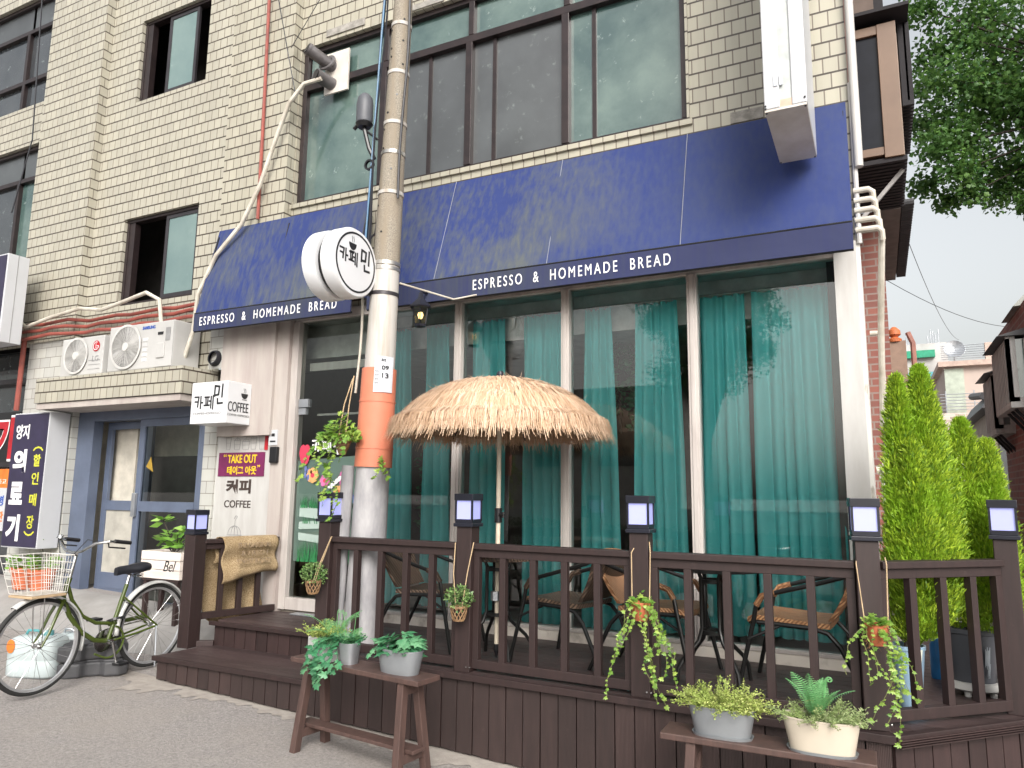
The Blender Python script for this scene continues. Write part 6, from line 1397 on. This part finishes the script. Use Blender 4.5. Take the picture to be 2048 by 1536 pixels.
mb = MB(); mb.lathe([(0,.03),(.02,.025),(.027,.01),(.028,0),(0,0)], (.73,-.24,1.085), 14); mb.build('bell', M['chrome'], hb, smooth=True)
mb = MB(); zt, zb = .985, .715
def rectp(x0,x1,w,z): return [(x0,-w,z),(x1,-w,z),(x1,w,z),(x0,w,z),(x0,-w,z)]
for i in range(6): u = i/5; mb.tube(rectp(.90-.0*u, 1.16+.07*u, .125+.045*u, zb+(zt-zb)*u), .0035 if i == 5 else .0022, 5)
def v4(p, q): mb.tube([p, q], .0022, 4)
for i in range(12): y = -1+2*i/11; v4((.90,y*.125,zb),(.90,y*.17,zt)); v4((1.16,y*.125,zb),(1.23,y*.17,zt)) if i % 3 == 0 or i == 11 else None
for i in range(1,4): 
    for s in (-1,1): v4((.90+.26*i/4,s*.125,zb),(.90+.33*i/4,s*.17,zt))
for i in range(8): v4((.90,-.125+.25*i/7,zb),(1.16,-.125+.25*i/7,zb))
bb = mb.build('wire_basket', surf('white_wire', (.72,.7,.66), .4), bk); mb = MB(); mb.box(.90,1.165,-.125,.125,zb-.025,zb-.008); mb.build('basket_board', M['tan_bottom'], bb, bevel=.004)
mb = MB(); mb.tube([(1.0,.05,RW),(1.02,.06,.69)], .004, 5); mb.tube([(1.0,-.05,RW),(1.02,-.06,.69)], .004, 5); mb.tube([(.80,0,.84),(.90,0,.86)], .012, 6); mb.build('basket_stay', M['chrome'], bb)
mb = MB(); mb.tube([(.02,.07,RW),(.06,.13,.02)], .006, 6); mb.build('kickstand', M['galv'], bk)
mb = MB(); mb.lathe([(.05,-.009),(.068,-.009),(.068,.009),(.05,.009)], (.36,.0,.43), 20, Matrix.Rotation(R_(20),3,'X')); mb.tube([(.30,.03,.56),(.25,.05,.53),(.33,.05,.45)], .006, 6); mb.build('ring_lock', M['black'], bk)

# ================================================================ containers by the bicycle
def jug(label, c, rz, L, W, H, lid):
    t = thing('water_jug', label, 'jug', c, rz, 'translucent plastic jugs by the bicycle', local=True); mb = MB(); n = 36
    def ring(l,w,z,e=4): return [((l/2)*math.copysign(abs(math.cos(a))**(2/e),math.cos(a)), (w/2)*math.copysign(abs(math.sin(a))**(2/e),math.sin(a)), z) for a in [2*math.pi*k/n for k in range(n)]]
    R = [ring(L*.92,W*.9,0), ring(L,W,.02), ring(L,W,H*.4), ring(L*.97,W*.97,H*.43), ring(L,W,H*.46), ring(L,W,H*.8), ring(L*.93,W*.9,H*.92), ring(L*.7,W*.65,H), ring(L*.3,W*.4,H*1.0)]
    mb.v = [p for r in R for p in r]; mb.f = [(i*n+k, i*n+(k+1)%n, (i+1)*n+(k+1)%n, (i+1)*n+k) for i in range(8) for k in range(n)]+[tuple(range(n))[::-1], tuple(range(8*n,9*n))]
    mb.build('body', M['water_jug'], t, smooth=True, sharp=60); mb = MB(); mb.lathe([(.035,0),(.035,.035),(0,.035)], (L*.18,0,H), 16); mb.tube([(-L*.3,0,H*.95),(-L*.25,0,H*1.1),(-.02,0,H*1.1),(.03,0,H*1.0)], .011, 8); mb.build('lid', lid, t, smooth=True); return t
j1 = jug('larger translucent white water jug with an orange mark behind the front bicycle wheel', (-6.12,3.80,gz(-6.12,3.8)), R_(20), .42, .26, .31, surf('teal_lid',(.08,.3,.32),.4))
mb = MB(); mb.lathe([(0,0),(.035,0),(.035,.002),(0,.002)], (-.14,-.1315,.24), 16, Matrix.Rotation(R_(90),3,'X'), 1, 1.5); mb.build('orange_mark', M['orange_ink'], j1)
jug('smaller translucent white jug beside the grey plastic blocks', (-6.1,4.06,gz(-6.1,4.06)), R_(35), .24, .2, .29, M['galv_light'])
def block(label, c, rz):
    t = thing('plastic_block', label, 'plastic block', c, rz, 'stacked grey plastic blocks', local=True); L, W, H = .50, .32, .125
    out = [(-.25,-.12),(-.19,-.16),(-.09,-.16),(-.05,-.115),(.05,-.115),(.09,-.16),(.19,-.16),(.25,-.12),(.25,.12),(.19,.16),(.09,.16),(.05,.115),(-.05,.115),(-.09,.16),(-.19,.16),(-.25,.12)]
    mb = MB(); mb.prism([(x,y,.0) for x, y in out], (0,0,H-.012)); b = mb.build('body', M['grey_plastic'], t, bevel=.018); mb = MB(); mb.prism([(x*.86,y*.84,H-.02) for x, y in out], (0,0,.022)); mb.build('lid', M['grey_plastic'], t, bevel=.012)
    mb = MB(); mb.lathe([(.03,0),(.035,.008),(0,.008)], (0,0,H), 16); mb.build('cap', M['grey_plastic'], t)
z = gz(-5.8,4.08)
block('lower of two stacked charcoal grey plastic blocks behind the bicycle pedals', (-5.82,4.08,z), R_(50)); block('upper of two stacked charcoal grey plastic blocks, behind the bicycle pedals', (-5.84,4.07,z+.128), R_(58))

# ================================================================ cypresses in pots, far tree, hedge
def conifer(t, spires, trunk, seed):
    rr = random.Random(seed); mb = MB()
    for (cx, cy, z0, z1, R, n) in spires:
        for k in range(n):
            s = rr.random()**.85; prof_ = min(1, (s/.16)**.5)*(1-s)**.48*1.1; a = rr.uniform(0, 6.283); lump = 1+.16*math.sin(a*3+s*9+cx*30)+.1*math.sin(a*5-s*17)
            q = rr.random()**.45; r = R*prof_*q*lump; z = z0+(z1-z0)*s; p = V(cx+r*math.cos(a), cy+r*math.sin(a), z)
            d = V(math.cos(a)*rr.uniform(.2,1.2)+rr.gauss(0,.25), math.sin(a)*rr.uniform(.2,1.2)+rr.gauss(0,.25), 1+rr.gauss(0,.3)).normalized(); L = rr.uniform(.018,.046); w = rr.uniform(.0022,.0042)
            e = d.orthogonal().normalized(); e = Matrix.Rotation(rr.uniform(0,6.28),3,d) @ e
            mb.add([p-e*w*.6, p+e*w*.6, p+d*L*.6+e*w, p+d*L, p+d*L*.6-e*w], [(0,1,2,3,4)])
            if rr.random() < .5:
                for sg in (-1,1): mb.add([p+d*L*.25, p+d*L*.4, p+d*L*.6+e*sg*L*.32], [(0,1,2)])
    mb.build('foliage', M['conifer'], t); mb = MB(); mb.tube(trunk, .018, 8); mb.build('trunk', M['bark'], t)
c1 = thing('cypress_tree', 'taller golden green cypress with three pointed tops in the pale blue pot', 'cypress', (.12,4.66,.86))
conifer(c1, [(.125,4.68,.86,2.34,.135,14000),(.245,4.74,.95,2.40,.15,15000),(.18,4.62,.90,1.95,.155,10000),(.30,4.82,1.0,2.2,.14,9000),(.10,4.62,.90,1.8,.115,6000)], [(.09,4.66,.84),(.14,4.68,1.3),(.18,4.7,2.0)], 3)
c2 = thing('cypress_tree', 'shorter golden green cypress in the charcoal pot near the right edge', 'cypress', (.44,5.2,.9))
conifer(c2, [(.47,5.2,.92,2.13,.165,13000),(.595,5.22,.95,2.0,.145,11000),(.38,5.16,.9,1.85,.15,5500),(.53,5.08,.9,1.65,.17,6500)], [(.43,5.2,.85),(.46,5.2,1.3),(.5,5.2,1.8)], 5)
pt = thing('tall_pot', 'tall tapering pale blue glazed pot with a pale drip on its rim', 'plant pot', (.09,4.66,ZD)); mb = MB(); mb.lathe([(0,0),(.052,0),(.056,.01),(.086,.31),(.092,.31),(.092,.33),(.082,.33),(.078,.30),(0,.295)], (.09,4.66,ZD), 36); mb.build('pot', M['blue_pot'], pt, smooth=True)
mb = MB(); mb.lathe([(0,0),(.078,0)], (.09,4.66,ZD+.302), 24); mb.build('soil', M['soil'], pt)
mb = MB(); mb.prism([(.115,4.566,ZD+.32),(.16,4.584,ZD+.32),(.155,4.586,ZD+.28),(.142,4.582,ZD+.20),(.135,4.580,ZD+.22),(.125,4.572,ZD+.28)], (.002,-.005,0)); mb.build('glaze_drip', surf('pale_drip',(.6,.63,.55),.5), pt)
pg = thing('wide_pot', 'wide charcoal pot with a pale smear standing on a white plant caddy', 'plant pot', (.43,5.2,.61)); mb = MB(); mb.lathe([(0,0),(.115,0),(.12,.01),(.143,.27),(.152,.275),(.152,.30),(.14,.30),(.135,.27),(0,.26)], (.43,5.2,.612), 44); mb.build('pot', M['grey_pot'], pg, smooth=True)
mb = MB()
for dz, a0, a1, zz in ((.0,-1.15,-.95,(.20,.10)),(.0,-1.08,-.98,(.11,.05))): 
    for i in range(6):
        a, b = a0+(a1-a0)*i/6, a0+(a1-a0)*(i+1)/6; r1, r2 = .1385+.012, .129+.008; j = .012*math.sin(i*2.3)
        mb.add([(.43+r2*math.cos(a),5.2+r2*math.sin(a),.612+zz[1]+j),(.43+r2*math.cos(b),5.2+r2*math.sin(b),.612+zz[1]+j),(.43+r1*math.cos(b),5.2+r1*math.sin(b),.612+zz[0]-j),(.43+r1*math.cos(a),5.2+r1*math.sin(a),.612+zz[0]-j)], [(0,1,2,3)])
mb.build('paint_smear', surf('pale_smear',(.4,.44,.48),.6), pg)
cd_ = thing('plant_caddy', 'round white plastic plant caddy under the charcoal pot', 'plant caddy', (.43,5.2,ZD)); mb = MB(); mb.lathe([(0,.03),(.14,.03),(.155,.04),(.15,.075),(.125,.078),(.12,.072),(0,.07)], (.43,5.2,ZD), 36); mb.build('tray', M['white_plastic'], cd_, smooth=True)
for k in range(5): a = 2*math.pi*k/5-1.9; mb = MB(); mb.lathe([(0,0),(.018,0),(.02,.03),(0,.03)], (.43+.115*math.cos(a),5.2+.115*math.sin(a),ZD), 10); mb.build('foot', M['white_plastic'], cd_)
bj = thing('blue_bottle', 'small bright blue bottle half hidden behind the pale blue pot', 'bottle', (.26,5.5,ZD)); mb = MB(); mb.lathe([(0,0),(.035,0),(.038,.01),(.038,.2),(.018,.25),(.018,.28),(0,.28)], (.27,5.5,ZD), 20); mb.build('body', surf('bright_blue_plastic',(.03,.2,.5),.3), bj, smooth=True)

def big_tree(label, base, clusters, seed, trunk):
    t = thing('tree', label, 'tree', base, local=True); rr = random.Random(seed); mb = MB(); br = MB()
    br.tube(trunk, [.16,.14,.11,.06], 10)
    for (c, r, n) in clusters:
        c = V(*c); br.tube([trunk[1], (Vector(trunk[2])+c)/2+V(0,0,.1), c], [.05,.03,.008], 5)
        for k in range(n):
            d = V(rr.gauss(0,1), rr.gauss(0,1), rr.gauss(0,.75)); d.normalize(); p = c+d*r*rr.random()**.55*V(1,1,.8).length/1.6; u = V(rr.gauss(0,1), rr.gauss(0,1), rr.gauss(-.4,.6)); leaf(mb, p, u, rr.uniform(.06,.10), rr.uniform(.055,.09), rr, .15)
    mb.build('crown', M['tree_leaf'], t); br.build('trunk', M['bark'], t, smooth=True); return t
rr = random.Random(77); TB = (4.3, 13.3, -.05); cl = []
def rel(x, y, z): return (x-TB[0], y-TB[1], z-TB[2])
for k in range(95):
    a = rr.uniform(0,6.28); u = rr.uniform(-1,1); s = (1-u*u)**.5; q = rr.random()**.4; p = (4.1+2.5*q*s*math.cos(a), 13.3+2.2*q*s*math.sin(a), 9.0+2.7*q*u); cl.append((rel(*p), rr.uniform(.5,.8), 420))
for x, z, r in ((1.15,9.7,.4),(1.35,9.2,.45),(1.25,8.6,.4),(1.5,8.2,.5),(1.1,8.0,.35),(1.4,7.6,.45),(1.2,7.15,.4),(1.6,7.3,.5),(1.05,6.9,.28),(1.5,6.75,.36),(1.35,6.5,.25),(1.9,7.0,.5),(2.15,6.6,.42),(2.4,6.9,.5),(2.7,6.7,.42),(1.75,10.2,.5),(2.0,9.6,.6),(2.2,8.6,.6),(1.9,8.0,.5),(2.5,7.8,.6),(2.35,6.1,.22),(1.65,6.45,.22),(2.2,10.6,.5),(1.8,11.0,.4)): cl.append((rel(x-.05, 13.1+rr.uniform(-.5,.5), z), r, int(1300*r)))
bt = big_tree('large leafy green tree overhanging the alley at the upper right', TB, cl, 5, [(0,0,0),(0,0,4.5),(-.1,0,7.5),(-.2,0,10)])
b2_ = dup(bt, (-4.5,-11.2,-1.5), R_(70), 'leafy street tree across the road mirrored in the upper windows')
mb = MB(); rr = random.Random(12)
for k in range(5000): p = V(rr.uniform(-9,5), rr.uniform(-6.4,-5.7), 0); p.z = gz(p.x,p.y)+rr.uniform(0,.8); leaf(mb, p, V(rr.gauss(0,1),rr.gauss(0,1),rr.gauss(.3,1)), .12, .08, rr)
tag(mb.build('hedge', M['hedge']), 'low clipped hedge along the garden wall across the street', 'hedge')
mb = MB(); 
for p, q, sg in ((V(2.5,26,6.55),V(.2,9,5.6),.5),(V(5,24,6.9),V(.25,10,4.35),.6)): mb.tube([p.lerp(q,i/24)-V(0,0,4*sg*(i/24)*(1-i/24)) for i in range(25)], .005, 4)
tag(mb.build('overhead_wire', M['cable']), 'thin overhead wires strung across the alley sky', 'wire')
